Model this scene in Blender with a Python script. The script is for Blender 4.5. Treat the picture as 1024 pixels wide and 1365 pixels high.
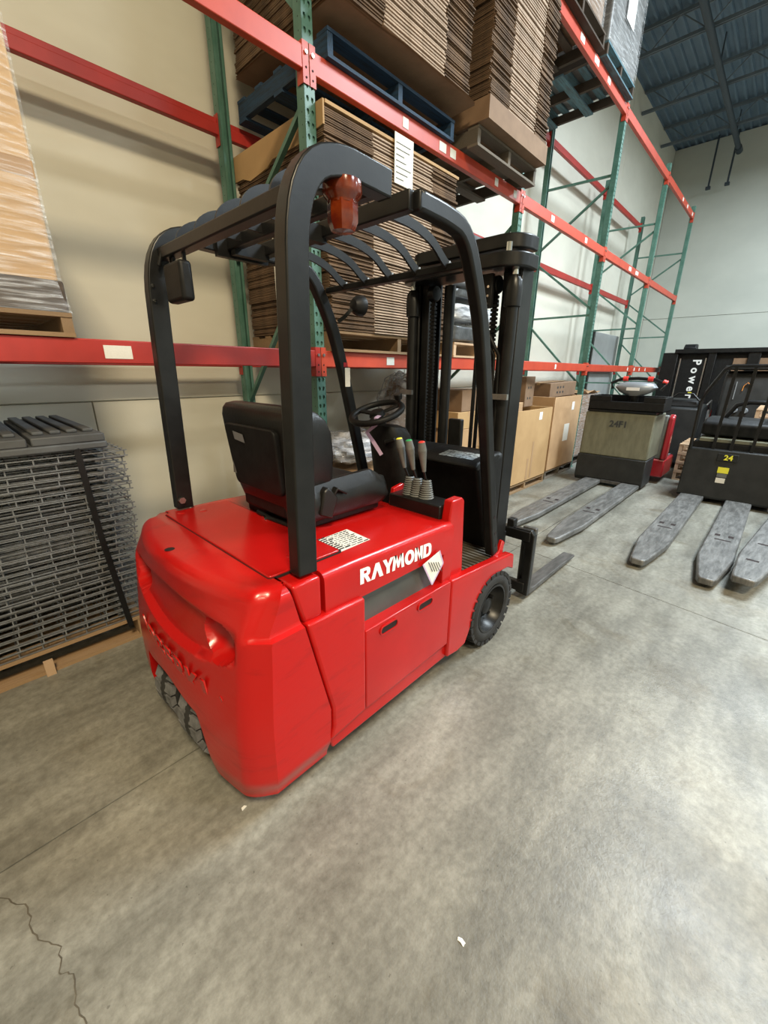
import bpy, bmesh, math, random
from mathutils import Vector, Matrix
random.seed(7)
scene = bpy.context.scene
for o in list(bpy.data.objects):
    bpy.data.objects.remove(o, do_unlink=True)
COL = scene.collection

# ------------------------------------------------------------------ camera
CAM_H = 1.532
def camera():
    cam = bpy.data.cameras.new('camera'); o = bpy.data.objects.new('camera', cam); COL.objects.link(o)
    yaw, pitch, roll = math.radians(43.3145), math.radians(19.0069), math.radians(0.4567)
    F = Vector((math.cos(yaw)*math.cos(pitch), math.sin(yaw)*math.cos(pitch), -math.sin(pitch)))
    R = Vector((math.sin(yaw), -math.cos(yaw), 0)); U = R.cross(F)
    c, s = math.cos(roll), math.sin(roll)
    r = c*R + s*U; u = -s*R + c*U
    o.matrix_world = Matrix(((r.x, u.x, -F.x, 0), (r.y, u.y, -F.y, 0), (r.z, u.z, -F.z, CAM_H), (0, 0, 0, 1)))
    cam.sensor_fit = 'HORIZONTAL'; cam.sensor_width = 36; cam.lens = 36*544.6/1024
    cam.clip_start = 0.05
    scene.camera = o
camera()

# ------------------------------------------------------------------ world and exposure
w = bpy.data.worlds.new('world'); scene.world = w; w.use_nodes = True
w.node_tree.nodes['Background'].inputs[0].default_value = (0.75, 0.85, 1, 1)
w.node_tree.nodes['Background'].inputs[1].default_value = 0.3
scene.view_settings.view_transform = 'Standard'
scene.view_settings.look = 'None'
scene.view_settings.exposure = 0.45
scene.view_settings.gamma = 1.0
scene.view_settings.use_curve_mapping = False

WARM, COOL = (1.0, 0.83, 0.56), (0.80, 0.92, 1.0)
# high bay lamps hanging from the roof: x, y, watt, colour, size
LAMPS = [(-1.2, -2.6, 520, WARM, 1.2), (6.3, -1.4, 680, COOL, 2.2), (11.6, -1.4, 330, COOL, 1.6),
         (-2.0, -7.6, 330, WARM, 1.2), (5.4, -7.6, 380, COOL, 1.6), (11.6, -7.6, 260, COOL, 1.6)]
CEIL = 7.34
LAMP_Z = 6.55

# ------------------------------------------------------------------ materials
def _n(nt, t, **k):
    n = nt.nodes.new(t)
    for a, b in k.items():
        setattr(n, a, b)
    return n
def mat(name, col, rough=0.5, metal=0.0, col2=None, scale=8.0, detail=4.0, stretch=(1, 1, 1), lo=0.35, hi=0.65,
        bump=0.0, bscale=None, coat=0.0, rnd=0.0, spec=0.5, rvar=0.0, bstretch=None):
    m = bpy.data.materials.new(name); m.use_nodes = True
    nt = m.node_tree; b = nt.nodes['Principled BSDF']
    b.inputs['Roughness'].default_value = rough; b.inputs['Metallic'].default_value = metal
    b.inputs['Specular IOR Level'].default_value = spec
    b.inputs['Coat Weight'].default_value = coat
    b.inputs['Coat Roughness'].default_value = 0.12
    c = (*col, 1)
    b.inputs['Base Color'].default_value = c
    tc = _n(nt, 'ShaderNodeTexCoord'); out = None
    def noise(sc, st, det=detail):
        mp = _n(nt, 'ShaderNodeMapping'); mp.inputs['Scale'].default_value = st
        nt.links.new(tc.outputs['Object'], mp.inputs['Vector'])
        nz = _n(nt, 'ShaderNodeTexNoise'); nz.inputs['Scale'].default_value = sc; nz.inputs['Detail'].default_value = det
        nz.inputs['Roughness'].default_value = 0.6
        nt.links.new(mp.outputs[0], nz.inputs['Vector'])
        return nz
    if col2:
        nz = noise(scale, stretch)
        rp = _n(nt, 'ShaderNodeValToRGB'); rp.color_ramp.elements[0].position = lo; rp.color_ramp.elements[1].position = hi
        rp.color_ramp.elements[0].color = c; rp.color_ramp.elements[1].color = (*col2, 1)
        nt.links.new(nz.outputs['Fac'], rp.inputs[0]); out = rp.outputs[0]
    if rnd:
        oi = _n(nt, 'ShaderNodeObjectInfo'); hs = _n(nt, 'ShaderNodeHueSaturation')
        mr = _n(nt, 'ShaderNodeMapRange'); mr.inputs['To Min'].default_value = 1-rnd; mr.inputs['To Max'].default_value = 1+rnd
        nt.links.new(oi.outputs['Random'], mr.inputs[0]); nt.links.new(mr.outputs[0], hs.inputs['Value'])
        if out: nt.links.new(out, hs.inputs['Color'])
        else: hs.inputs['Color'].default_value = c
        out = hs.outputs[0]
    if out: nt.links.new(out, b.inputs['Base Color'])
    if bump:
        nz = noise(bscale or scale*3, bstretch or stretch, 6)
        bp = _n(nt, 'ShaderNodeBump'); bp.inputs['Strength'].default_value = bump; bp.inputs['Distance'].default_value = 0.01
        nt.links.new(nz.outputs['Fac'], bp.inputs['Height']); nt.links.new(bp.outputs[0], b.inputs['Normal'])
    if rvar:
        nz = noise(scale*1.7, stretch)
        mr = _n(nt, 'ShaderNodeMapRange'); mr.inputs['From Min'].default_value = 0.3; mr.inputs['From Max'].default_value = 0.7
        mr.inputs['To Min'].default_value = rough-rvar; mr.inputs['To Max'].default_value = rough+rvar
        nt.links.new(nz.outputs['Fac'], mr.inputs[0]); nt.links.new(mr.outputs[0], b.inputs['Roughness'])
    return m

M = {}
M['red'] = mat('red_paint', (0.45, 0.0065, 0.005), 0.27, 0, (0.38, 0.005, 0.0045), 3, bump=0.05, bscale=30, coat=0.2, stretch=(1, 1, 1), spec=0.32)
M['redworn'] = mat('red_paint_worn', (0.43, 0.006, 0.005), 0.28, 0, (0.27, 0.004, 0.004), 5, lo=0.55, hi=0.8, stretch=(1, 1, 4), bump=0.10, bscale=14, coat=0.15, spec=0.32)
M['black'] = mat('black_enamel', (0.006, 0.006, 0.0062), 0.34, 0, (0.011, 0.011, 0.011), 12, bump=0.03, bscale=60, spec=0.32)
M['blacksoft'] = mat('black_vinyl', (0.007, 0.007, 0.0072), 0.33, 0, (0.013, 0.012, 0.011), 9, bump=0.08, bscale=90, spec=0.4)
M['blackmatt'] = mat('black_plastic', (0.006, 0.006, 0.006), 0.5, 0, (0.011, 0.011, 0.011), 20, bump=0.05, bscale=80, spec=0.25)
M['rubber'] = mat('tyre_rubber', (0.010, 0.010, 0.010), 0.75, 0, (0.022, 0.021, 0.020), 14, bump=0.2, bscale=60)
M['tread'] = mat('worn_tread', (0.16, 0.16, 0.165), 0.85, 0, (0.09, 0.09, 0.09), 20, bump=0.2, bscale=60)
M['greypl'] = mat('grey_plastic', (0.10, 0.105, 0.10), 0.5, 0, (0.14, 0.145, 0.14), 15)
M['ventgrey'] = mat('battery_grey', (0.055, 0.068, 0.066), 0.45, 0, (0.08, 0.092, 0.09), 5)
M['steel'] = mat('bare_steel', (0.55, 0.53, 0.5), 0.35, 1.0, (0.4, 0.38, 0.36), 20)
M['chrome'] = mat('chrome', (0.75, 0.75, 0.75), 0.12, 1.0)
M['amber'] = mat('amber_lens', (0.10, 0.010, 0.003), 0.2, 0, (0.17, 0.026, 0.004), 30, coat=0.4)
M['white'] = mat('white_vinyl', (0.85, 0.85, 0.83), 0.45)
M['paper'] = mat('paper', (0.72, 0.70, 0.64), 0.8, 0, (0.66, 0.64, 0.58), 12)
M['lcd'] = mat('display_film', (0.32, 0.36, 0.38), 0.3, 0, (0.05, 0.055, 0.06), 60, detail=1, lo=0.5, hi=0.56)
M['yellow'] = mat('yellow_sticker', (0.75, 0.70, 0.05), 0.5)
M['loadgrey'] = mat('grey_wrap', (0.20, 0.195, 0.19), 0.4, 0, (0.13, 0.125, 0.12), 3, bump=0.3, bscale=10)
M['lilac'] = mat('lilac_ribbon', (0.50, 0.36, 0.52), 0.7)
M['ink'] = mat('dark_ink', (0.03, 0.03, 0.03), 0.7)
M['mat'] = mat('floor_mat', (0.045, 0.038, 0.028), 0.7, 0, (0.10, 0.085, 0.06), 10, bump=0.1)
M['gap'] = mat('dark_gap', (0.012, 0.004, 0.004), 0.9)
M['green'] = mat('green_enamel', (0.05, 0.135, 0.10), 0.45, 0, (0.09, 0.19, 0.15), 7, bump=0.03, rnd=0.08)
M['orange'] = mat('orange_red_enamel', (0.50, 0.060, 0.025), 0.45, 0, (0.42, 0.045, 0.020), 4, bump=0.03, rnd=0.05)
M['beamred'] = mat('deep_red_enamel', (0.42, 0.028, 0.020), 0.45, 0, (0.33, 0.022, 0.016), 4, bump=0.03, rnd=0.05)
M['card'] = mat('cardboard', (0.165, 0.097, 0.052), 0.9, 0, (0.088, 0.052, 0.029), 9, stretch=(1, 1, 3), rnd=0.16, bump=0.25, bscale=40)
M['cardedge'] = mat('cardboard_cut_edge', (0.44, 0.325, 0.24), 0.9, 0, (0.33, 0.24, 0.17), 30, rnd=0.14, bump=0.3, bscale=120)
M['cardtan'] = mat('tan_cardboard', (0.46, 0.29, 0.135), 0.8, 0, (0.40, 0.245, 0.11), 3, rnd=0.06, bump=0.06, bscale=20)
M['cardbox'] = mat('light_cardboard', (0.44, 0.275, 0.145), 0.8, 0, (0.37, 0.225, 0.115), 4, rnd=0.10, bump=0.06)
M['cardbrown'] = mat('brown_cardboard', (0.235, 0.145, 0.085), 0.8, 0, (0.19, 0.115, 0.066), 5, rnd=0.1, bump=0.08)
M['wood'] = mat('pallet_wood', (0.31, 0.20, 0.105), 0.85, 0, (0.18, 0.11, 0.056), 6, stretch=(1, 12, 12), rnd=0.22, bump=0.3, bscale=14)
M['woodgrey'] = mat('weathered_wood', (0.16, 0.135, 0.105), 0.9, 0, (0.10, 0.083, 0.064), 6, stretch=(1, 12, 12), rnd=0.25, bump=0.3, bscale=14)
M['woodlight'] = mat('fresh_wood', (0.55, 0.38, 0.24), 0.8, 0, (0.45, 0.30, 0.18), 6, stretch=(1, 12, 12), rnd=0.15, bump=0.2)
M['wooddark'] = mat('dark_wood', (0.085, 0.06, 0.042), 0.9, 0, (0.05, 0.036, 0.026), 6, stretch=(1, 12, 12), rnd=0.2, bump=0.3)
M['blue'] = mat('blue_stained_wood', (0.014, 0.05, 0.105), 0.75, 0, (0.010, 0.017, 0.028), 7, lo=0.4, hi=0.7, rnd=0.2, bump=0.2)
M['bluelight'] = mat('pale_blue_wood', (0.10, 0.22, 0.27), 0.8, 0, (0.07, 0.10, 0.11), 7, rnd=0.2, bump=0.2)
M['wire'] = mat('galvanised_wire', (0.24, 0.25, 0.26), 0.42, 0.5, (0.16, 0.165, 0.17), 40, rnd=0.1)
M['deckgrey'] = mat('grey_pallet_plastic', (0.085, 0.09, 0.095), 0.6, 0, (0.06, 0.063, 0.067), 8, bump=0.1, rnd=0.1)
M['olive'] = mat('olive_paint', (0.165, 0.163, 0.112), 0.55, 0, (0.12, 0.118, 0.08), 5, stretch=(1, 3, 1), bump=0.06)
M['darkmach'] = mat('machine_black', (0.014, 0.015, 0.015), 0.5, 0, (0.022, 0.023, 0.023), 7, spec=0.3, bump=0.03, rnd=0.1)
M['fork'] = mat('fork_steel', (0.085, 0.084, 0.080), 0.46, 0.25, (0.20, 0.197, 0.19), 6, stretch=(1, 5, 1), lo=0.35, hi=0.7, bump=0.12, bscale=25, rvar=0.12)
M['forkdark'] = mat('dark_fork_steel', (0.06, 0.058, 0.055), 0.5, 0.4, (0.13, 0.125, 0.12), 6, stretch=(1, 6, 1), bump=0.12)
M['redmach'] = mat('machine_red', (0.30, 0.014, 0.02), 0.35, coat=0.3)
M['silver'] = mat('silver_plastic', (0.26, 0.28, 0.30), 0.35, 0.3)
M['orangemark'] = mat('orange_mark', (0.8, 0.30, 0.05), 0.5)
M['greypanel'] = mat('grey_board', (0.34, 0.35, 0.34), 0.7, 0, (0.30, 0.31, 0.30), 3)
M['joist'] = mat('joist_paint', (0.105, 0.135, 0.16), 0.6, 0, (0.13, 0.16, 0.185), 5)
M['pipe'] = mat('dark_pipe', (0.035, 0.05, 0.065), 0.6)
M['lampbody'] = mat('lamp_housing', (0.6, 0.6, 0.6), 0.5)
M['bag'] = mat('white_poly_bag', (0.62, 0.65, 0.70), 0.25, 0, (0.20, 0.21, 0.23), 9, lo=0.45, hi=0.62, stretch=(0.5, 1, 3), bump=0.9, bscale=16, coat=0.4)
M['blackbag'] = mat('black_poly_bag', (0.035, 0.036, 0.04), 0.3, 0, (0.08, 0.085, 0.09), 7, bump=0.8, bscale=14, coat=0.3)

def film(name, alpha, col=(0.9, 0.9, 0.9), scale=6, stretch=(1, 1, 12), lo=0.45, hi=0.75, bump=0.6):
    m = bpy.data.materials.new(name); m.use_nodes = True; nt = m.node_tree
    b = nt.nodes['Principled BSDF']; b.inputs['Base Color'].default_value = (*col, 1); b.inputs['Roughness'].default_value = 0.16
    tc = _n(nt, 'ShaderNodeTexCoord'); mp = _n(nt, 'ShaderNodeMapping'); mp.inputs['Scale'].default_value = stretch
    nz = _n(nt, 'ShaderNodeTexNoise'); nz.inputs['Scale'].default_value = scale; nz.inputs['Detail'].default_value = 5
    nt.links.new(tc.outputs['Object'], mp.inputs[0]); nt.links.new(mp.outputs[0], nz.inputs['Vector'])
    mr = _n(nt, 'ShaderNodeMapRange'); mr.inputs['From Min'].default_value = lo; mr.inputs['From Max'].default_value = hi
    mr.inputs['To Min'].default_value = alpha[0]; mr.inputs['To Max'].default_value = alpha[1]
    nt.links.new(nz.outputs['Fac'], mr.inputs[0]); nt.links.new(mr.outputs[0], b.inputs['Alpha'])
    bp = _n(nt, 'ShaderNodeBump'); bp.inputs['Strength'].default_value = bump; bp.inputs['Distance'].default_value = 0.02
    nt.links.new(nz.outputs['Fac'], bp.inputs['Height']); nt.links.new(bp.outputs[0], b.inputs['Normal'])
    return m
M['film'] = film('stretch_film', (0.06, 0.45))
M['filmheavy'] = film('crumpled_film', (0.25, 0.8), (0.75, 0.72, 0.72), 9, (1, 1, 2), bump=1.0)

def concrete():
    m = bpy.data.materials.new('concrete_floor'); m.use_nodes = True; nt = m.node_tree; b = nt.nodes['Principled BSDF']
    tc = _n(nt, 'ShaderNodeTexCoord')
    def nz(sc, det, st=(1, 1, 1), rg=0.6, dist=0.0):
        mp = _n(nt, 'ShaderNodeMapping'); mp.inputs['Scale'].default_value = st
        nt.links.new(tc.outputs['Object'], mp.inputs[0])
        n = _n(nt, 'ShaderNodeTexNoise'); n.inputs['Scale'].default_value = sc; n.inputs['Detail'].default_value = det
        n.inputs['Roughness'].default_value = rg; n.inputs['Distortion'].default_value = dist
        nt.links.new(mp.outputs[0], n.inputs['Vector']); return n.outputs['Fac']
    def ramp(f, a, ca, bb, cb):
        r = _n(nt, 'ShaderNodeValToRGB'); r.color_ramp.elements[0].position = a; r.color_ramp.elements[1].position = bb
        r.color_ramp.elements[0].color = (*ca, 1); r.color_ramp.elements[1].color = (*cb, 1)
        nt.links.new(f, r.inputs[0]); return r.outputs[0]
    def mix(fac, a, c, mode='MIX', f=None):
        x = _n(nt, 'ShaderNodeMix', data_type='RGBA', blend_type=mode)
        if f is not None: x.inputs[0].default_value = f
        else: nt.links.new(fac, x.inputs[0])
        nt.links.new(a, x.inputs[6]); nt.links.new(c, x.inputs[7]); return x.outputs[2]
    big = ramp(nz(0.9, 5, dist=0.4), 0.34, (0.165, 0.160, 0.136), 0.66, (0.300, 0.294, 0.255))
    streak = ramp(nz(1.6, 6, (1, 3.5, 1), 0.65), 0.36, (0.55, 0.54, 0.52), 0.64, (1.10, 1.10, 1.09))
    c = mix(None, big, streak, 'MULTIPLY', 0.75)
    stain = ramp(nz(2.3, 5, dist=1.0), 0.56, (1, 1, 1), 0.72, (0.70, 0.64, 0.55))
    c = mix(None, c, stain, 'MULTIPLY', 0.8)
    fine = ramp(nz(30, 6, rg=0.7), 0.36, (0.70, 0.69, 0.67), 0.64, (1.15, 1.15, 1.15))
    c = mix(None, c, fine, 'MULTIPLY', 0.8)
    spk = ramp(nz(140, 2), 0.70, (1, 1, 1), 0.76, (1.45, 1.45, 1.45))
    c = mix(None, c, spk, 'MULTIPLY', 0.6)
    pits = ramp(nz(62, 2), 0.255, (0.45, 0.44, 0.42), 0.30, (1, 1, 1))
    c = mix(None, c, pits, 'MULTIPLY', 0.7)
    nt.links.new(c, b.inputs['Base Color'])
    mr = _n(nt, 'ShaderNodeMapRange'); mr.inputs['From Min'].default_value = 0.3; mr.inputs['From Max'].default_value = 0.7
    mr.inputs['To Min'].default_value = 0.30; mr.inputs['To Max'].default_value = 0.52
    nt.links.new(nz(2.0, 6), mr.inputs[0]); nt.links.new(mr.outputs[0], b.inputs['Roughness'])
    bp = _n(nt, 'ShaderNodeBump'); bp.inputs['Strength'].default_value = 0.35; bp.inputs['Distance'].default_value = 0.004
    nt.links.new(nz(70, 5, rg=0.7), bp.inputs['Height']); nt.links.new(bp.outputs[0], b.inputs['Normal'])
    b.inputs['Specular IOR Level'].default_value = 0.5
    return m
M['floor'] = concrete()
M['wall'] = mat('painted_concrete', (0.62, 0.595, 0.50), 0.75, 0, (0.72, 0.695, 0.59), 0.7, stretch=(1, 1, 2.2), bump=0.06, bscale=30, lo=0.3, hi=0.7)
M['wallend'] = mat('painted_concrete_end', (0.47, 0.485, 0.435), 0.8, 0, (0.56, 0.57, 0.51), 0.6, stretch=(1, 1, 1.6), bump=0.06, bscale=30, lo=0.3, hi=0.7)
M['ceil'] = mat('roof_deck_paint', (0.10, 0.155, 0.21), 0.6, 0, (0.13, 0.19, 0.25), 2)

# ------------------------------------------------------------------ mesh helpers
OFF = {}
class MB:
    def __init__(s): s.v, s.f, s.m, s.cm = [], [], [], 0
    def add(s, vs, fs):
        n = len(s.v); s.v += [tuple(p) for p in vs]; s.f += [tuple(i+n for i in f) for f in fs]; s.m += [s.cm]*len(fs)
        return s
    def box(s, x0, x1, y0, y1, z0, z1, M4=None):
        vs = [Vector(p) for p in ((x0, y0, z0), (x1, y0, z0), (x1, y1, z0), (x0, y1, z0), (x0, y0, z1), (x1, y0, z1), (x1, y1, z1), (x0, y1, z1))]
        if M4 is not None: vs = [M4 @ p for p in vs]
        return s.add(vs, [(3, 2, 1, 0), (4, 5, 6, 7), (0, 1, 5, 4), (1, 2, 6, 5), (2, 3, 7, 6), (3, 0, 4, 7)])
    def prism(s, poly, axis, a, b):
        # polygon given in the two remaining axes, extruded along the axis
        def P(p, t):
            return {'x': (t, p[0], p[1]), 'y': (p[0], t, p[1]), 'z': (p[0], p[1], t)}[axis]
        n = len(poly)
        A = sum(poly[i][0]*poly[(i+1) % n][1]-poly[(i+1) % n][0]*poly[i][1] for i in range(n))
        if A < 0: poly = poly[::-1]
        if axis == 'y': a, b = max(a, b), min(a, b)
        else: a, b = min(a, b), max(a, b)
        vs = [P(p, a) for p in poly]+[P(p, b) for p in poly]
        fs = [tuple(range(n))[::-1], tuple(range(n, 2*n))]+[(i, (i+1) % n, n+(i+1) % n, n+i) for i in range(n)]
        return s.add(vs, fs)
    def cyl(s, p0, p1, r, n=16, r2=None, caps=True):
        p0, p1 = Vector(p0), Vector(p1); r2 = r if r2 is None else r2
        d = (p1-p0).normalized(); a = Vector((0, 0, 1)) if abs(d.z) < 0.9 else Vector((1, 0, 0))
        u = d.cross(a).normalized(); w_ = d.cross(u)
        vs = []
        for p, rr in ((p0, r), (p1, r2)):
            for i in range(n):
                t = 2*math.pi*i/n; vs.append(p+rr*(math.cos(t)*u+math.sin(t)*w_))
        fs = [(i, (i+1) % n, n+(i+1) % n, n+i) for i in range(n)]
        if caps: fs += [tuple(range(n))[::-1], tuple(range(n, 2*n))]
        return s.add(vs, fs)
    def lathe(s, prof, n, o=(0, 0, 0), axis='z', a0=0.0):
        vs = []; o = Vector(o)
        for r, h in prof:
            for i in range(n):
                t = a0+2*math.pi*i/n; c, q = r*math.cos(t), r*math.sin(t)
                vs.append(o+Vector({'z': (c, q, h), 'y': (c, h, q), 'x': (h, c, q)}[axis]))
        fs = []
        for k in range(len(prof)-1):
            for i in range(n):
                j = (i+1) % n; fs.append((k*n+i, k*n+j, (k+1)*n+j, (k+1)*n+i))
        return s.add(vs, fs)
    def tube(s, path, w_, h, side=None, n=0, closed=False):
        # rectangular (n=0) or round (n sides, radius w_) tube; side: the vector that carries the width
        P = [Vector(p) for p in path]; L = len(P); vs = []
        for i, p in enumerate(P):
            if closed: d = P[(i+1) % L]-P[i-1]
            else: d = (P[min(i+1, L-1)]-P[max(i-1, 0)])
            d.normalize()
            sd = Vector(side) if side is not None else (Vector((0, 0, 1)) if abs(d.z) < 0.95 else Vector((1, 0, 0)))
            sd = (sd-d*sd.dot(d)).normalized(); up = d.cross(sd)
            if n:
                for k in range(n):
                    t = 2*math.pi*k/n; vs.append(p+w_*(math.cos(t)*sd+math.sin(t)*up))
            else:
                for a, b in ((-1, -1), (1, -1), (1, 1), (-1, 1)): vs.append(p+sd*(a*w_/2)+up*(b*h/2))
        q = n or 4; fs = []
        for i in range(L if closed else L-1):
            for k in range(q):
                a, b = i*q+k, i*q+(k+1) % q; c = ((i+1) % L)*q
                fs.append((a, b, c+(k+1) % q, c+k))
        if not closed: fs += [tuple(range(q))[::-1], tuple(range((L-1)*q, L*q))]
        return s.add(vs, fs)
    def grid(s, rows, flip=False):
        n = len(rows[0]); vs = [p for r in rows for p in r]; fs = []
        for i in range(len(rows)-1):
            for j in range(n-1):
                f = (i*n+j, i*n+j+1, (i+1)*n+j+1, (i+1)*n+j); fs.append(f[::-1] if flip else f)
        return s.add(vs, fs)
    def loft(s, rings, cap=True):
        n = len(rings[0]); vs = [p for r in rings for p in r]; fs = []
        for i in range(len(rings)-1):
            for j in range(n):
                k = (j+1) % n; fs.append((i*n+j, i*n+k, (i+1)*n+k, (i+1)*n+j))
        if cap: fs += [tuple(range(n))[::-1], tuple(range((len(rings)-1)*n, len(rings)*n))]
        return s.add(vs, fs)
    def mesh(s, name, mats, smooth=None, fix=False, off=None):
        me = bpy.data.meshes.new(name)
        vs = s.v if off is None else [(a-off[0], b-off[1], c-off[2]) for a, b, c in s.v]
        me.from_pydata(vs, [], s.f)
        for m in (mats if isinstance(mats, (list, tuple)) else [mats]): me.materials.append(M[m])
        if any(s.m): me.polygons.foreach_set('material_index', s.m)
        if fix:
            bm = bmesh.new(); bm.from_mesh(me); bmesh.ops.remove_doubles(bm, verts=bm.verts, dist=1e-5)
            bmesh.ops.recalc_face_normals(bm, faces=bm.faces); bm.to_mesh(me); bm.free()
        if smooth is not None:
            me.shade_smooth(); me.set_sharp_from_angle(angle=math.radians(smooth))
        me.update(); return me
    def build(s, name, mats, parent=None, bevel=0.0, seg=2, smooth=None, fix=False, sub=0):
        off = OFF.get(parent.name) if parent is not None else None
        me = s.mesh(name, mats, smooth if smooth is not None else (35 if bevel else None), fix, off)
        return link(name, me, parent, bevel, seg, sub)
def link(name, me, parent=None, bevel=0.0, seg=2, sub=0):
    o = bpy.data.objects.new(name, me); COL.objects.link(o)
    if parent is not None:
        o.parent = parent
        if parent.name in OFF: OFF[o.name] = OFF[parent.name]
    if bevel:
        b = o.modifiers.new('bevel', 'BEVEL'); b.width = bevel; b.segments = seg; b.limit_method = 'ANGLE'; b.angle_limit = math.radians(40)
        b.harden_normals = False
    if sub:
        q = o.modifiers.new('sub', 'SUBSURF'); q.levels = sub; q.render_levels = sub
    return o
def tag(o, label=None, cat=None, group=None, kind=None):
    if label: o['label'] = label
    if cat: o['category'] = cat
    if group: o['group'] = group
    if kind: o['kind'] = kind
    return o
def thing(name, label, cat, loc=(0, 0, 0), rz=0.0, group=None, world=False):
    o = bpy.data.objects.new(name, None); COL.objects.link(o); o.empty_display_size = 0.1
    o.location = loc; o.rotation_euler = (0, 0, rz); tag(o, label, cat, group, 'thing')
    if world: OFF[o.name] = loc
    return o
UNIT = {}
def board(name, parent, m, x0, x1, y0, y1, z0, z1, rot=None):
    # one board, block or plate: a unit block shared by every piece of the material
    if m not in UNIT: UNIT[m] = MB().box(-.5, .5, -.5, .5, -.5, .5).mesh('unit_'+m, m)
    o = bpy.data.objects.new(name, UNIT[m]); COL.objects.link(o)
    off = OFF.get(parent.name, (0, 0, 0)) if parent is not None else (0, 0, 0)
    o.location = ((x0+x1)/2-off[0], (y0+y1)/2-off[1], (z0+z1)/2-off[2]); o.scale = (x1-x0, y1-y0, z1-z0)
    if rot: o.rotation_euler = rot
    if parent is not None: o.parent = parent
    return o
def text_mesh(txt, size, bold=0.0, depth=0.0, align='CENTER'):
    c = bpy.data.curves.new('lettering', 'FONT'); c.body = txt; c.size = size; c.offset = bold; c.extrude = depth
    c.align_x = align; c.align_y = 'CENTER'; c.resolution_u = 3
    o = bpy.data.objects.new('lettering', c); COL.objects.link(o)
    dg = bpy.context.evaluated_depsgraph_get(); me = bpy.data.meshes.new_from_object(o.evaluated_get(dg))
    bpy.data.objects.remove(o, do_unlink=True); return me
def text(name, txt, size, m, parent, o3, xd, yd, bold=0.0, depth=0.0006):
    # lettering lying in the plane spanned by xd (reading direction) and yd (up)
    me = text_mesh(txt, size, bold, depth); xd, yd = Vector(xd).normalized(), Vector(yd).normalized(); zd = xd.cross(yd)
    off = Vector(OFF.get(parent.name, (0, 0, 0)))
    me.transform(Matrix(((xd.x, yd.x, zd.x, o3[0]-off.x), (xd.y, yd.y, zd.y, o3[1]-off.y), (xd.z, yd.z, zd.z, o3[2]-off.z), (0, 0, 0, 1))))
    me.materials.clear(); me.materials.append(M[m])
    return link(name, me, parent)
def lerp(a, b, t): return a+(b-a)*t
def sm(a, b, x):
    t = min(1, max(0, (x-a)/(b-a))); return t*t*(3-2*t)
def rrect(x0, x1, y0, y1, r, n=5):
    P = []
    for cx, cy, a in ((x1-r, y1-r, 0), (x0+r, y1-r, 90), (x0+r, y0+r, 180), (x1-r, y0+r, 270)):
        for k in range(n+1):
            t = math.radians(a+90*k/n); P.append((cx+r*math.cos(t), cy+r*math.sin(t)))
    return P

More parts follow.
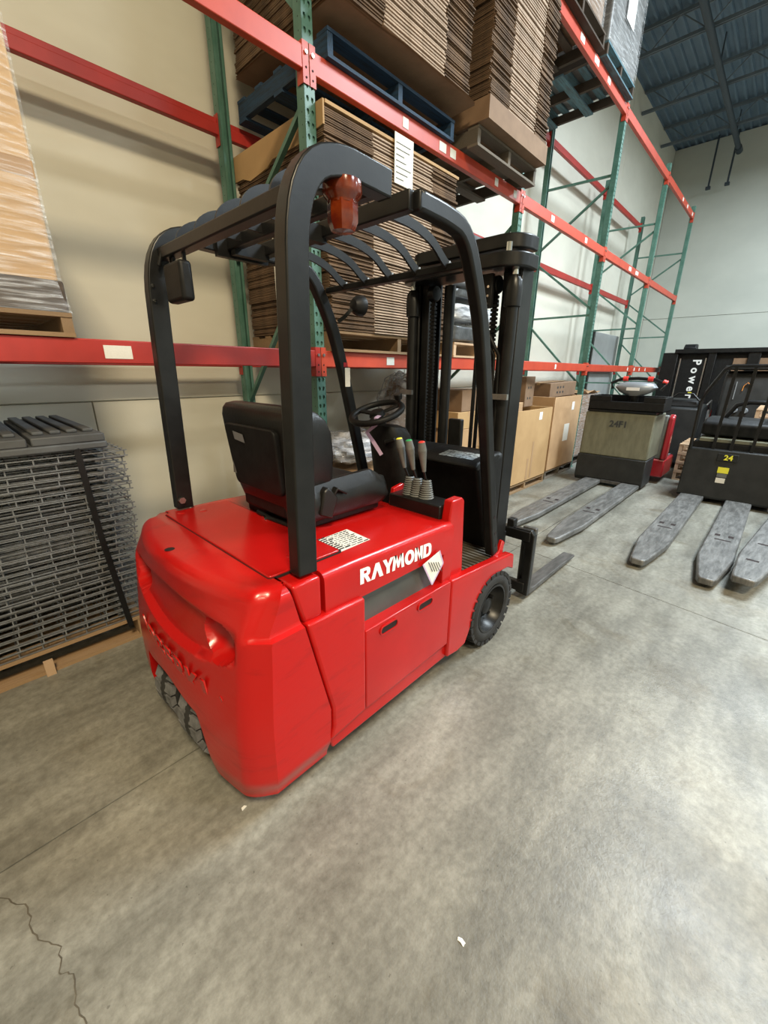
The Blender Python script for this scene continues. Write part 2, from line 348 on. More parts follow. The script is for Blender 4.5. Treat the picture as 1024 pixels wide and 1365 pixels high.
# ------------------------------------------------------------------ the room
X0, X1, Y0, Y1 = -9.0, 15.6, -11.0, 3.75
def room():
    fl = tag(MB().box(X0-.3, X1+.3, Y0-.3, Y1+.3, -0.3, -0.02).build('floor', 'floor'), kind='structure')
    xs = [X0-.3, -4.2, 3.33, 10.9, X1+.3]; ys = [Y0-.3, -5.9, 1.48, Y1+.3]
    g = 0.003
    for i in range(len(xs)-1):
        for j in range(len(ys)-1):
            b = MB()
            # the joint across the aisle runs a little askew
            sk = lambda x, y: x+(0.2*(y-1.04)/1.2*0.9 if abs(x-3.33) < 0.01 else 0)
            def P(x, y, sx, sy, z): return (sk(x, y)+sx*g, y+sy*g, z)
            q = [P(xs[i], ys[j], 1, 1, -.021), P(xs[i+1], ys[j], -1, 1, -.021), P(xs[i+1], ys[j+1], -1, -1, -.021), P(xs[i], ys[j+1], 1, -1, -.021)]
            t = [(a, c, 0) for a, c, _ in q]
            b.add(q+t, [(3, 2, 1, 0), (4, 5, 6, 7), (0, 1, 5, 4), (1, 2, 6, 5), (2, 3, 7, 6), (3, 0, 4, 7)])
            b.build('floor_slab', 'floor', fl)
    # a wandering hairline crack in the near slab
    b = MB(); pts = [(-.26, 1.44), (-.205, 1.37), (-.165, 1.30), (-.172, 1.23), (-.15, 1.17), (-.118, 1.12), (-.13, 1.06), (-.108, 1.03), (-.116, .96), (-.108, .90), (-.125, .8), (-.10, .6)]
    rnd = random.Random(3); L = []
    for (ax, ay), (bx, by) in zip(pts, pts[1:]):
        for k in range(4):
            t = k/4; L.append((lerp(ax, bx, t)+rnd.uniform(-.005, .005), lerp(ay, by, t)))
    vs = [(x-.0014, y, .0006) for x, y in L]+[(x+.0014+rnd.uniform(0, .0012), y, .0006) for x, y in L]; n = len(L)
    b.add(vs, [(i, n+i, n+i+1, i+1) for i in range(n-1)]); b.build('crack', 'mat', fl)
    def wall(name, m, panels, base, axis):
        w_ = tag(MB().box(*base).build(name, m), kind='structure')
        for p in panels: MB().box(*p).build('wall_panel', m, w_, bevel=0.004, seg=1)
        return w_
    gz = 0.004
    wl = []
    for a, c in ((X0, -4.6), (-4.6, .79), (.79, 6.2), (6.2, 11.6), (11.6, X1)):
        wl.append((a+gz, c-gz, Y1, Y1+.05, 0.0, 1.297))
    for a, c in ((X0, -3.2), (-3.2, 4.35), (4.35, 11.6), (11.6, X1)):
        wl.append((a+gz, c-gz, Y1, Y1+.05, 1.304, CEIL))
    wall('wall_left', 'wall', wl, (X0, X1, Y1+.04, Y1+.3, 0, CEIL), 'y')
    we = []
    for a, c in ((Y0, -3.4), (-3.4, Y1)):
        we.append((X1, X1+.05, a+gz, c-gz, 0, 3.085)); we.append((X1, X1+.05, a+gz, c-gz, 3.093, CEIL))
    wall('wall_end', 'wallend', we, (X1+.04, X1+.3, Y0, Y1+.3, 0, CEIL), 'x')
    wall('wall_right', 'wallend', [], (X0, X1, Y0-.3, Y0, 0, CEIL), 'y')
    wall('wall_back', 'wall', [], (X0-.3, X0, Y0, Y1, 0, CEIL), 'x')
    # ribbed roof deck
    b = MB(); prof = []; y = Y0-.3; p = 0.16
    while y < Y1+.3:
        prof += [(y, CEIL), (y+.035, CEIL), (y+.05, CEIL+.045), (y+.145, CEIL+.045)]; y += p
    vs = [(X0-.3, a, c) for a, c in prof]+[(X1+.3, a, c) for a, c in prof]; n = len(prof)
    b.add(vs, [(i, i+1, n+i+1, n+i) for i in range(n-1)])
    b.box(X0-.3, X1+.3, Y0-.3, Y1+.3, CEIL+.10, CEIL+.14)
    ce = tag(b.build('ceiling', 'ceil'), kind='structure')
    ws = ('back', 'end')
    # open web joists across the aisle
    jx = [-7.2, -5.25, -3.3, -1.35, .6, 2.55, 4.5, 6.4, 8.3, 10.2, 12.15, 14.05]
    for k, x in enumerate(jx):
        t = thing('roof_joist', 'bluish grey open web steel roof joist, %s from the far end wall' % (('nearest', 'second', 'third', 'fourth', 'fifth', 'sixth', 'seventh', 'eighth', 'ninth', 'tenth', 'eleventh', 'twelfth')[len(jx)-1-k]), 'joist', (x, 0, 6.95), group='roof joists')
        b = MB()
        for dx in (-.035, .012): b.box(dx, dx+.022, Y0, Y1-.02, -.03, .02)
        b.build('bottom_chord', 'joist', t)
        b = MB()
        for dx in (-.035, .012): b.box(dx, dx+.022, Y0, Y1-.02, .335, .385)
        b.build('top_chord', 'joist', t)
        b = MB(); y = Y1-.15; i = 0
        while y > Y0+.5:
            z0, z1 = ((.36, 0) if i % 2 == 0 else (0, .36)); b.cyl((0, y, z0), (0, y-.42, z1), .010, 6); y -= .42; i += 1
        b.build('web_rod', 'joist', t)
    t = thing('roof_pipe', 'dark pipe running under the roof joists toward the end wall', 'pipe', (0, 2.25, 6.82))
    MB().cyl((X0, 0, 0), (15.0, 0, 0), .055, 12).build('pipe_run', 'pipe', t, smooth=40)
    for x in (8.6, 11.2, 14.3): MB().cyl((x, 0, .04), (x, 0, .48), .012, 8).build('hanger', 'pipe', t)
    b = MB(); b.cyl((15.0, 0, 0), (15.28, 0, 0), .07, 12); b.build('pipe_end', 'pipe', t)
    for k, y in enumerate((2.75, 2.35)):
        t = thing('wall_bracket', ('dark drop rod bracket by the end wall, nearer the rack', 'dark drop rod bracket by the end wall, nearer the pipe')[k], 'bracket', (15.3, y, 6.2))
        MB().cyl((0, 0, 0), (0, 0, 1.1), .022, 8).build('rod', 'pipe', t); MB().box(-.05, .05, -.05, .05, -.06, 0).build('foot', 'pipe', t)
room()
NTH = ('over the forklift aisle near the camera', 'over the aisle beyond the fork tips', 'over the aisle by the parked trucks', 'at the far side of the hall near the camera', 'at the far side of the hall, middle', 'at the far side of the hall by the end wall')
for k, (x, y, wt, c, sz) in enumerate(LAMPS):
    t = thing('high_bay_lamp', 'square high bay ceiling lamp '+NTH[k], 'lamp', (x, y, LAMP_Z), group='high bay lamps')
    b = MB(); h = sz/2; b.box(-h, h, -h, h, .02, .09); b.build('housing', 'lampbody', t, bevel=.01)
    b = MB()
    for sx in (-1, 1): b.cyl((sx*h*.8, 0, .09), (sx*h*.8, 0, .42), .008, 6)
    b.build('hanger', 'lampbody', t)
    ld = bpy.data.lights.new('lamp_light', 'AREA'); ld.shape = 'SQUARE'; ld.size = sz; ld.energy = wt; ld.color = c
    lo = bpy.data.objects.new('lamp_light', ld); COL.objects.link(lo); lo.parent = t; lo.location = (0, 0, 0)

# ------------------------------------------------------------------ pallet rack
RX, RL, RY, RD = 1.903, 2.68, 2.416, 1.068      # first upright, bay pitch, front line, depth
LOW, MID, TOP = 1.610, 3.205, 4.86
def post_mesh(h):
    # roll formed upright: face with paired teardrop slots, side flanges and lips
    b = MB(); W, D, pitch = .078, .072, .0508
    n = int(h/pitch)
    tear = [(0, -.012), (.006, -.006), (.0095, .004), (.0065, .0125), (-.0065, .0125), (-.0095, .004), (-.006, -.006)]
    for k in range(n):
        for sx, (a, c) in ((-1, (-W/2, 0)), (1, (0, W/2))):
            cx = sx*.0165; z0 = k*pitch; cz = z0+pitch/2
            tilt = -sx*.18
            hole = [(cx+px*math.cos(tilt)-pz*math.sin(tilt), cz+px*math.sin(tilt)+pz*math.cos(tilt)) for px, pz in tear]
            rect = [((a+c)/2, z0), (c, z0), (c, cz), (c, z0+pitch), (a, z0+pitch), (a, cz), (a, z0)]
            vs = [(x, 0, z) for x, z in rect]+[(x, 0, z) for x, z in hole]+[(x, .006, z) for x, z in hole]
            fs = [(i, (i+1) % 7, 7+(i+1) % 7, 7+i) for i in range(7)]+[(7+i, 7+(i+1) % 7, 14+(i+1) % 7, 14+i) for i in range(7)]
            b.add(vs, fs)
    H = n*pitch
    for sx in (-1, 1):
        x = sx*W/2; xi = x-sx*.003
        b.box(min(x, xi), max(x, xi), 0, D, 0, H)
        x2 = x-sx*.022; b.box(min(x, x2), max(x, x2), D-.003, D, 0, H)
    b.box(-W/2+.004, W/2-.004, .010, .013, 0, H)
    # small round side holes
    b.cm = 1
    for k in range(int(n/1)):
        z = (k+.5)*pitch
        for sx in (-1, 1):
            x = sx*(W/2+.0004); r = .0035
            b.add([(x, .03+r*math.cos(t*math.pi/3), z+r*math.sin(t*math.pi/3)) for t in range(6)], [tuple(range(6)) if sx > 0 else tuple(range(6))[::-1]])
    return b.mesh('rack_post', ['green', 'gap'])
PM = post_mesh(5.25)
ORD = ('first', 'second', 'third', 'fourth', 'fifth')
PH = [6.2, 6.2, 5.15, 5.15, 5.15]
def frame(k):
    x = RX+k*RL
    lab = ('green slotted rack frame standing right behind the forklift seat', 'green slotted rack frame behind the forklift mast', 'green rack frame just past the tall cardboard boxes', 'green rack frame, second from the far end wall', 'green rack frame closest to the far end wall')[k]
    t = thing('rack_upright', lab, 'rack upright', (x, RY, 0), group='rack upright frames')
    sc = PH[k]/5.25 if k < 2 else 5.08/5.25
    f = link('post', PM, t); f.scale = (1, 1, sc)
    r = link('post', PM, t); r.location = (0, RD, 0); r.rotation_euler = (0, 0, math.pi); r.scale = (1, 1, sc)
    a, c = .06, RD-.06
    if k == 0: L = [(3.05, 2.36, 0), (2.30, 1.25, 0), (3.40, 4.45, 0), (.25, .25, 0), (1.2, .3, 0)]
    elif k == 1: L = [(3.02, 2.2, 0), (2.1, 1.2, 0), (4.2, 4.2, 0), (.25, .25, 0), (1.2, .3, 0), (3.6, 4.1, 0)]
    else: L = [(4.16, 4.20, 0), (4.07, 3.36, 0), (2.43, 3.20, 0), (2.38, 2.38, 0), (1.30, 2.27, 0), (1.33, 1.33, 0), (.22, 1.2, 0), (.18, .18, 0)]
    for z0, z1, _ in L:
        MB().tube([(0, a-.03, z0), (0, c+.03, z1)], .032, .028, side=(1, 0, 0)).build('brace', 'green', t)
    for yy in (0, RD): board('foot_plate', t, 'green', -.06, .06, yy-.05+(.03 if yy == 0 else -.03), yy+.05+(.03 if yy == 0 else -.03), 0, .008)
    return t
for k in range(5): frame(k)

def beam(bay, level, side, z, m='orange'):
    x0 = RX+bay*RL+.042; x1 = RX+(bay+1)*RL-.042
    y = RY if side == 'front' else RY+RD
    lv = {'low': 'lowest', 'mid': 'middle', 'top': 'top'}[level]
    where = {-1: 'above the wire decks', 0: 'right behind the forklift', 1: 'in the tall box bay', 2: 'in the second last bay', 3: 'in the last bay'}[bay]
    t = thing('rack_beam', '%s %s rack beam %s, %s side' % (lv, 'deep red' if m == 'beamred' else 'orange-red', where, 'aisle' if side == 'front' else 'wall'), 'rack beam', ((x0+x1)/2, y, z), group='rack beams')
    h = (x1-x0)/2; s = 1 if side == 'front' else -1
    # step beam: tall outer face, lower inner shelf
    prof = [(-.004*s, -.053), (-.004*s, .055), (.026*s, .055), (.026*s, .018), (.042*s, .018), (.042*s, -.053)]
    b = MB(); b.prism(prof, 'x', -h, h); b.build('rail', m, t, bevel=.005)
    for sx in (-1, 1):
        if (bay == -1 and sx == -1): continue
        b = MB(); xe = sx*h; xo = xe+sx*.038
        b.box(min(xe, xo), max(xe, xo), min(-.007*s, 0), max(-.007*s, 0), -.115, .075)
        b.box(min(xe-sx*.004, xe), max(xe-sx*.004, xe), min(-.007*s, .05*s), max(-.007*s, .05*s), -.115, .075)
        c = b.build('end_plate', m, t)
        b = MB()
        for zz in (.045, ): b.cyl((xe+sx*.019, -.006*s, zz-.02), (xe+sx*.019, -.016*s, zz-.02), .010, 10)
        b.build('rivet', 'steel', c)
        b = MB()
        for zz in (-.04, -.085): b.cyl((xe+sx*.019, -.0065*s, zz), (xe+sx*.019, -.0085*s, zz), .006, 8)
        b.build('slot', 'gap', c)
    return t
BEAMS = {}
for bay in range(-1, 4):
    BEAMS[bay, 'low'] = beam(bay, 'low', 'front', LOW, 'beamred' if bay == -1 else 'orange'); BEAMS[bay, 'mid'] = beam(bay, 'mid', 'front', MID)
    beam(bay, 'low', 'rear', LOW, 'beamred'); beam(bay, 'mid', 'rear', MID, 'beamred')
    if bay >= 1: BEAMS[bay, 'top'] = beam(bay, 'top', 'front', TOP); beam(bay, 'top', 'rear', TOP, 'beamred')
def beam_sticker(key, x, w_, m='paper', dz=0.0, h=.06):
    t = BEAMS[key]; cx = t.location.x
    board('sticker', t, m, x-cx-w_/2, x-cx+w_/2, -.0065, -.004, dz-h/2, dz+h/2)
for key, L in {(-1, 'low'): [(.66, .12)], (0, 'low'): [(2.62, .09), (4.0, .05)], (0, 'mid'): [(2.75, .06), (3.2, .09), (3.34, .08), (4.05, .06), (4.42, .06)],
               (1, 'low'): [(6.0, .05)], (1, 'mid'): [(5.35, .09), (6.45, .08)], (1, 'top'): [(5.55, .12), (6.0, .14), (6.45, .10)],
               (2, 'mid'): [(8.6, .14), (9.0, .1), (9.1, .06)], (2, 'low'): [(9.6, .06)], (3, 'low'): [(10.1, .08), (10.5, .06), (11, .07)], (3, 'top'): [(11.3, .09), (11.8, .1), (12.4, .09)]}.items():
    for x, w_ in L: beam_sticker(key, x, w_)

# ------------------------------------------------------------------ pallets and loads
def pallet(label, x0, x1, y0, y1, z0, m='wood', h=.135, nb=6, m2=None, group='wooden pallets', axis='x'):
    t = thing('pallet', label, 'pallet', ((x0+x1)/2, (y0+y1)/2, z0), group=group, world=True)
    m2 = m2 or m; tb = .018
    if axis == 'x':     # deck boards run along x, stringers along y
        wy = (y1-y0)
        for k in range(nb):
            c = y0+.05+(wy-.1)*k/(nb-1); hw = .05 if k in (0, nb-1) else .042
            board('deck_board', t, m, x0, x1, c-hw, c+hw, z0+h-tb, z0+h)
        for k in range(3):
            c = y0+.05+(wy-.1)*k/2; board('bottom_board', t, m, x0, x1, c-.05, c+.05, z0, z0+tb)
        for k in range(3):
            c = x0+.022+(x1-x0-.044)*k/2; board('stringer', t, m2, c-.021, c+.021, y0+.004, y1-.004, z0+tb, z0+h-tb)
    else:
        wx = x1-x0
        for k in range(nb):
            c = x0+.05+(wx-.1)*k/(nb-1); hw = .05 if k in (0, nb-1) else .042
            board('deck_board', t, m, c-hw, c+hw, y0, y1, z0+h-tb, z0+h)
        for k in range(3):
            c = x0+.05+(wx-.1)*k/2; board('bottom_board', t, m, c-.05, c+.05, y0, y1, z0, z0+tb)
        for k in range(3):
            c = y0+.022+(y1-y0-.044)*k/2; board('stringer', t, m2, x0+.004, x1-.004, c-.021, c+.021, z0+tb, z0+h-tb)
    return t
def sheet_meshes(w_, d, t, n, seed):
    out = []; r = random.Random(seed)
    for k in range(n):
        b = MB(); a1 = w_*r.uniform(.285, .30); a2 = w_*r.uniform(.755, .77); j = lambda s=.012: r.uniform(-s, s)
        for (xa, xb) in ((0, a1), (a2, w_)):
            e = r.uniform(0, .03)
            z = t*.06; xa_, xb_ = xa+(r.uniform(0, .012) if xa == 0 else 0), xb-(r.uniform(0, .012) if xb == w_ else 0)
            b.cm = 0
            b.box(xa_, xb_, abs(j(.022)), d-abs(j()), z, z+t*r.uniform(.34, .42)); b.box(xa_, xb_, abs(j(.022)), d-abs(j()), z+t*.5, z+t*r.uniform(.82, .90))
        b.cm = 1
        b.box(a1, a2, .004+abs(j(.006)), d-.005, t*.10, t*r.uniform(.52, .66))
        b.cm = 0
        b.box(a1, a2, .030, d-.02, t*.66, t*.97)
        out.append(b.mesh('folded_carton', ['card', 'cardedge']))
    return out
def sheet_stack(label, x0, x1, y0, y1, z0, z1, t, seed, band=()):
    th = thing('carton_stack', label, 'cardboard stack', (x0, y0, z0), group='stacks of folded cartons', world=False)
    ms = sheet_meshes(x1-x0, y1-y0, t, 6, seed); r = random.Random(seed+1); n = int((z1-z0)/t); drift = 0
    for k in range(n):
        o = link('folded_carton', ms[r.randrange(6)], th); drift += r.uniform(-.002, .002)
        o.location = (drift+r.uniform(-.004, .004), r.uniform(-.006, .004), k*t); o.rotation_euler = (0, 0, r.uniform(-.003, .003))
    return th
# lower level, right behind the forklift
pallet('brown wooden pallet on the lowest beam under the carton stack behind the mast', 1.99, 3.40, 2.38, 3.45, LOW+.055, 'wood')
st = sheet_stack('tall stack of folded brown cartons on the lowest rack level behind the forklift', 1.97, 3.38, 2.36, 3.42, 1.803, 3.03, .0187, 5)
b = MB(); b.box(0, 1.40, 0, 1.06, 1.222, 1.240)
b.prism([(-.002, 1.235), (-.002, 1.115), (.18, 1.10), (.24, 1.085), (.55, 1.09), (.62, 1.06), (.85, 1.04), (.95, 1.075), (1.08, 1.08), (1.08, 1.235)], 'x', -.022, -.010)
b.build('cover_sheet', 'cardtan', st)
b = MB(); b.box(.60, .80, -.012, -.009, .99, 1.28); b.build('paper_label', 'paper', st)
for k in range(7): board('print_line', st, 'ink', .615, .615+.16*(.5+.5*math.sin(k*2.3)**2), -.0135, -.0122, 1.02+k*.034, 1.024+k*.034)
b = MB(); b.box(-.03, -.026, .60, .607, 0, .9); b.build('strap', 'paper', st)
# middle level
pallet('blue stained wooden pallet on the middle beam above the forklift', 2.02, 3.30, 2.38, 3.42, MID+.055, 'blue', nb=5, m2='blue')
st = sheet_stack('wide stack of folded cartons sagging over the blue pallet', 2.0, 3.32, 2.27, 3.38, 3.51, 4.62, .0187, 11)
b = MB(); pts = []
rows = []
for i in range(9):
    y = lerp(-.03, 1.06, i/8); row = []
    for j in range(11):
        x = lerp(-.03, 1.36, j/10); e = max(abs(x-.66)/.70, 0); sag = .075*max(0, e-.45)**1.4+.05*max(0, .25-(y+.03))*4*max(0, (.9-abs(x-.4)))
        row.append((x, y, -.02-sag*.8-.008*math.sin(x*9+y*5)))
    rows.append(row)
b.grid(rows); b.grid([[(x, y, z+.012) for x, y, z in r_] for r_ in rows], flip=True); b.build('bottom_sheet', 'cardbrown', st, smooth=40)
pallet('weathered grey wooden pallet on the middle beam beside the mast top', 3.46, 4.52, 2.26, 3.46, MID+.055, 'woodgrey', nb=6)
st = sheet_stack('tall narrow stack of folded cartons with a paper label, on the grey pallet', 3.46, 4.50, 2.18, 3.26, 3.545, 4.95, .0187, 23)
b = MB(); b.box(-.015, 1.045, -.015, 1.09, -.145, 0); b.build('carton_tray', 'cardbrown', st)
b = MB(); b.box(.46, .66, -.012, -.008, .93, 1.30); b.build('paper_label', 'paper', st)
for k in range(5): board('print_line', st, 'ink', .48, .62, -.0135, -.0122, 1.0+k*.06, 1.005+k*.06)
# poly bags on the lowest level right of the stack
pallet('light wooden pallet on the lowest beam seen through the mast', 3.50, 4.50, 2.40, 3.44, LOW+.055, 'woodlight')
def lump(name, m, parent, c, s, seed, ny=14, p=3.2, amp=.05):
    r = random.Random(seed); ph = [r.uniform(0, 6.28) for _ in range(8)]; b = MB(); rows = []
    for i in range(ny+1):
        v = -math.pi/2+math.pi*i/ny; row = []
        for j in range(2*ny):
            u = 2*math.pi*j/(2*ny); sg = lambda a: math.copysign(abs(a)**(2/p), a)
            x, y, z = sg(math.cos(v))*sg(math.cos(u)), sg(math.cos(v))*sg(math.sin(u)), sg(math.sin(v))
            q = 1+amp*(math.sin(7*x+ph[0])+math.sin(9*y+ph[1])+math.sin(11*z+ph[2])+math.sin(17*x+8*z+ph[3]))*.5
            row.append((c[0]+s[0]*x*q, c[1]+s[1]*y*q, c[2]+s[2]*z*(1+.3*(q-1) if z < 0 else q)))
        rows.append(row)
    b.loft(rows); return b.build(name, m, parent, smooth=60, fix=False)
for lab, m, z0, z1, sd in (('black plastic bag of goods lying on the light pallet behind the mast', 'blackbag', 1.80, 1.98, 1), ('shiny white plastic bag on the black bag behind the mast', 'bag', 1.98, 2.18, 2), ('dark grey folded goods between two white plastic bags', 'blackbag', 2.18, 2.30, 3), ('white plastic wrapped bundle topping the heap behind the mast', 'bag', 2.30, 2.50, 4), ('grey ribbed bundle highest on the heap behind the mast', 'deckgrey', 2.50, 2.78, 5)):
    t = thing('poly_bag', lab, 'bag', (3.98, 2.9, z0), group='bags behind the mast')
    lump('bag_body', m, t, (0, 0, (z1-z0)/2), (.46, .45, (z1-z0)/2-.012), sd, ny=20, p=6.5, amp=.03)
    board('bag_tag', t, 'white', .02, .06, -.492, -.485, (z1-z0)*.35, (z1-z0)*.35+.03)
# wrapped carton in the bay on the left
pallet('brown wooden pallet under the film-wrapped carton on the left beam', -.75, .50, 2.40, 3.40, LOW+.057, 'wood', h=.10)
t = thing('wrapped_carton', 'big tan carton wrapped in clear stretch film on the left rack level', 'carton', (0, 2.9, LOW+.158))
b = MB(); b.box(-.72, .487, -.46, .46, .10, 1.0); b.build('carton_body', 'cardtan', t, bevel=.01)
b = MB(); b.box(-.73, .502, -.47, .47, .0, .13); b.build('dark_tray', 'wooddark', t, bevel=.01)
b = MB(); rows = []
for i in range(30):
    z = lerp(.0, 1.015, i/29); o_ = .004+(.016*math.exp(-z*9)); row = []
    for (x, y) in [(-.73, -.47), (-.4, -.474), (-.1, -.476), (.2, -.474), (.45, -.472), (.492, -.45), (.494, -.2), (.494, .1), (.492, .45)]:
        row.append((x+o_*(1 if x > .4 else 0)+random.uniform(-.0015, .0015), y-o_*(1 if y < -.4 else 0)+random.uniform(-.002, .002), z))
    rows.append(row)
b.grid(rows); b.build('stretch_film', 'film', t, smooth=50)
me = MB(); me.lathe([(.055, 0), (.066, 0), (.066, .002), (.055, .002)], 28, (.13, -.464, .66), 'y'); me.build('printed_ring', 'ink', t)
b = MB(); b.box(-.6, .487, -.4615, -.46, .50, .56); b.build('tape', 'cardbox', t)

# wire decks piled on a pallet by the left wall
pallet('pale wooden pallet on the floor under the wire decks', -.95, .56, 2.50, 3.62, 0, 'wood', h=.14, nb=7)
def deck_mesh():
    b = MB(); Wd, Dp, r = 1.36, 1.05, .0028
    def rod(p, q, axis):
        x0, x1 = sorted((p[0], q[0])); y0, y1 = sorted((p[1], q[1])); z0, z1 = sorted((p[2], q[2]))
        b.box(x0-r, x1+r, y0-r, y1+r, z0-r, z1+r)
    for k in range(15): y = Dp*k/14; rod((0, y, .004), (Wd, y, .004), 'x')
    rod((0, -.003, -.024), (Wd, -.003, -.024), 'x')
    n = 14
    for k in range(n+1):
        x = .01+(Wd-.02)*k/n; rod((x, 0, 0), (x, Dp, 0), 'y'); rod((x, .002, -.024), (x, .002, 0), 'z'); rod((x, Dp, -.024), (x, Dp, 0), 'z')
    return b.mesh('wire_grid', 'wire')
DM = deck_mesh(); nd = 27; pit = .0365
for k in range(nd):
    lab = 'galvanised wire mesh rack deck in the pile by the wall'
    if k == nd-1: lab = 'topmost galvanised wire deck of the pile, under the dark plastic pallet'
    if k == 0: lab = 'lowest galvanised wire deck of the pile, lying on the wooden pallet'
    t = thing('wire_deck', lab, 'wire deck', (-.78+random.uniform(-.012, .012)+(.05*(k/nd)), 2.512+random.uniform(-.008, .010), .17+k*pit), rz=random.uniform(-.006, .006), group='wire decks piled by the wall')
    link('wire_grid', DM, t)
    for x in (.08, .68, 1.25): board('support_channel', t, 'wire', x-.02, x+.02, .02, 1.02, -.012, -.004)
t = thing('plastic_pallet', 'dark grey ribbed plastic pallet lying on the pile of wire decks', 'pallet', (-.25, 3.02, .17+nd*pit-.005), world=False)
b = MB(); b.box(-.75, .80, -.54, .50, 0, .035); b.build('base_rim', 'deckgrey', t, bevel=.008)
for i in range(5):
    x = -.74+.31*i; b = MB(); b.box(x, x+.295, -.535, .49, .035, .075); b.build('deck_slab', 'deckgrey', t, bevel=.006)
    for j in range(4):
        xx = x+.02+j*.068; b = MB(); b.box(xx, xx+.045, -.44, .46, .075, .092); b.build('rib', 'deckgrey', t, bevel=.005)
t = thing('strap', 'black strap tied down over the corner of the wire deck pile', 'strap', (.43, 2.48, 0))
MB().tube([(.045, .0, .11), (.0, .0, .70), (-.015, .0, 1.15), (-.018, .0, 1.155)], .028, .004, side=(1, 0, 0)).build('webbing', 'black', t)
t = thing('plank', 'reddish offcut of timber lying against the pallet under the wire decks', 'timber', (.08, 2.44, 0)); board('plank_body', t, 'woodlight', -.02, .02, .035, .058, .0, .085)

# ------------------------------------------------------------------ the forklift
YC = 1.52
FL = thing('forklift', 'red and black three-wheel electric forklift with overhead guard', 'forklift', (1.3, YC, 0), world=True)
def counterweight():
    HS, HL = .535, .556     # half widths: upper body, lower body
    def front_x(z):         # slanted joint with the side panels
        return lerp(.735, .742, sm(.2, .3, z)) if z < .33 else lerp(.745, .618, (z-.33)/.56)
    def arch(y):            # lower edge: opening for the rear wheels
        d = abs(y-YC-.03)
        return .098+.282*(1-sm(.245, .350, d))-.03*sm(0, .245, d)*(1-sm(.245, .350, d))
    cols = []
    N = 150
    top = .893
    def xr(y, z):           # rear surface
        u = (y-YC)/.53
        x = .375+(.06+.075*sm(.72, .89, z))*abs(u)**2.2+.045*sm(.3, .85, z)+.012*sm(.2, .07, z)
        return x
    def disp(y, z, r):
        # hollow between the deck edge and the text band, with two round lamp wells
        d = 0
        yy = abs(y-YC)
        band = .575+.06*(yy/.42)**2
        ins = sm(.47, .44, yy)*sm(band-.002, band+.018, z)*sm(.80, .75, z+.02*(yy/.4))
        d += .030*ins*(1-.55*sm(.2, .46, yy))
        for s_ in (-1, 1):
            rr = math.hypot((y-YC-s_*.352)/1.3, (z-.695))
            d += .068*max(0, 1-(rr/.073)**2)**.45
        return d
    rows = []
    nz = 104; rr = .045
    # path: right front -> right rear corner -> rear -> left rear corner -> left front
    par = []
    for k in range(8): par.append(('R', k/8))
    for k in range(N+1): par.append(('B', k/N))
    for k in range(8): par.append(('L', (k+1)/8))
    ysurf = []
    for kind, t in par:
        row = []
        for i in range(nz+1):
            if kind == 'B':
                y_ = lerp(YC-.525, YC+.525, t)
                zb = arch(y_)
            else: zb = .098
            z = lerp(zb, top, i/nz)
            hw = HS+(HL-HS)*sm(.750, .742, z)-.03*sm(.20, .098, z)
            hB = HL-.03*sm(.20, .098, z)
            # rounding of the top edge
            tz = max(0, z-(top-rr)); ins = rr-math.sqrt(max(0, rr*rr-tz*tz))
            if kind == 'B':
                q = (t-.5)*2; hw = lerp(hB, hw, sm(.9, 1, abs(q))); y = YC+q*(hw-.03)
                x = xr(YC+q*.50, z)
                e = max(0, abs(q)-.88)/.12
                x += .03*e*e
                x += disp(y, z, rr)+ins
                y = YC+q*(hw-.03-ins*.8*abs(q))
            else:
                s_ = -1 if kind == 'R' else 1
                xq = xr(YC+.50, z)+.03+.012+ins
                f = front_x(z)
                k_ = t if kind == 'R' else 1-t
                x = lerp(f, xq, k_); y = YC+s_*(hw-ins)
            row.append((x, y, z))
        rows.append(row)
    b = MB(); b.grid(rows, flip=True)
    # deck on top
    tops = [r[-1] for r in rows]; n = len(tops); h = n//2
    strip = [[tops[i] for i in range(h+1)], [tops[n-1-i] for i in range(h+1)]]
    b.grid(strip)
    # wheel well walls and underside, front closing wall
    lows = [r[0] for r in rows]
    b.grid([[p for p in lows], [(max(p[0], .735), p[1], p[2]) for p in lows]])
    fr = [r[0] for r in (rows[0], )]
    b.grid([[p for p in rows[0]], [(p[0], rows[-1][i][1], p[2]) for i, p in enumerate(rows[0])]], flip=True)
    o = b.build('counterweight', 'redworn', FL, smooth=32, fix=True)
    # raised casting letters on the band below the hollow
    letters = 'JOGERKL'
    for i, ch in enumerate(letters[::1]):
        y = YC+.27-.098*i; z = .475
        me = text_mesh(ch, .145, .005, .0025)
        xs_ = xr(y, z); dx = (xr(y+.02, z)-xr(y-.02, z))/.04
        xd = Vector((-dx, -1, 0)).normalized(); xd = Vector((dx*-1, -1, 0)).normalized()
        yd = Vector((-.10, 0, 1)).normalized(); zd = xd.cross(yd)
        me.transform(Matrix(((xd.x, yd.x, zd.x, xs_-1.3+.0005), (xd.y, yd.y, zd.y, y-YC), (xd.z, yd.z, zd.z, z), (0, 0, 0, 1))))
        me.materials.clear(); me.materials.append(M['red']); link('cast_letter', me, o)
    b = MB(); b.cyl((xr(1.13, .5)-.004, 1.13, .50), (xr(1.13, .5)+.02, 1.13, .50), .012, 8); b.build('cast_mark', 'red', o)
    # lifting hole in the deck
    b = MB(); b.lathe([(.0001, .8936), (.012, .8936), (.016, .8940), (.018, .8934)], 20, (.47, 1.55, 0)); b.build('deck_plug', 'gap', o)
    return o
counterweight()
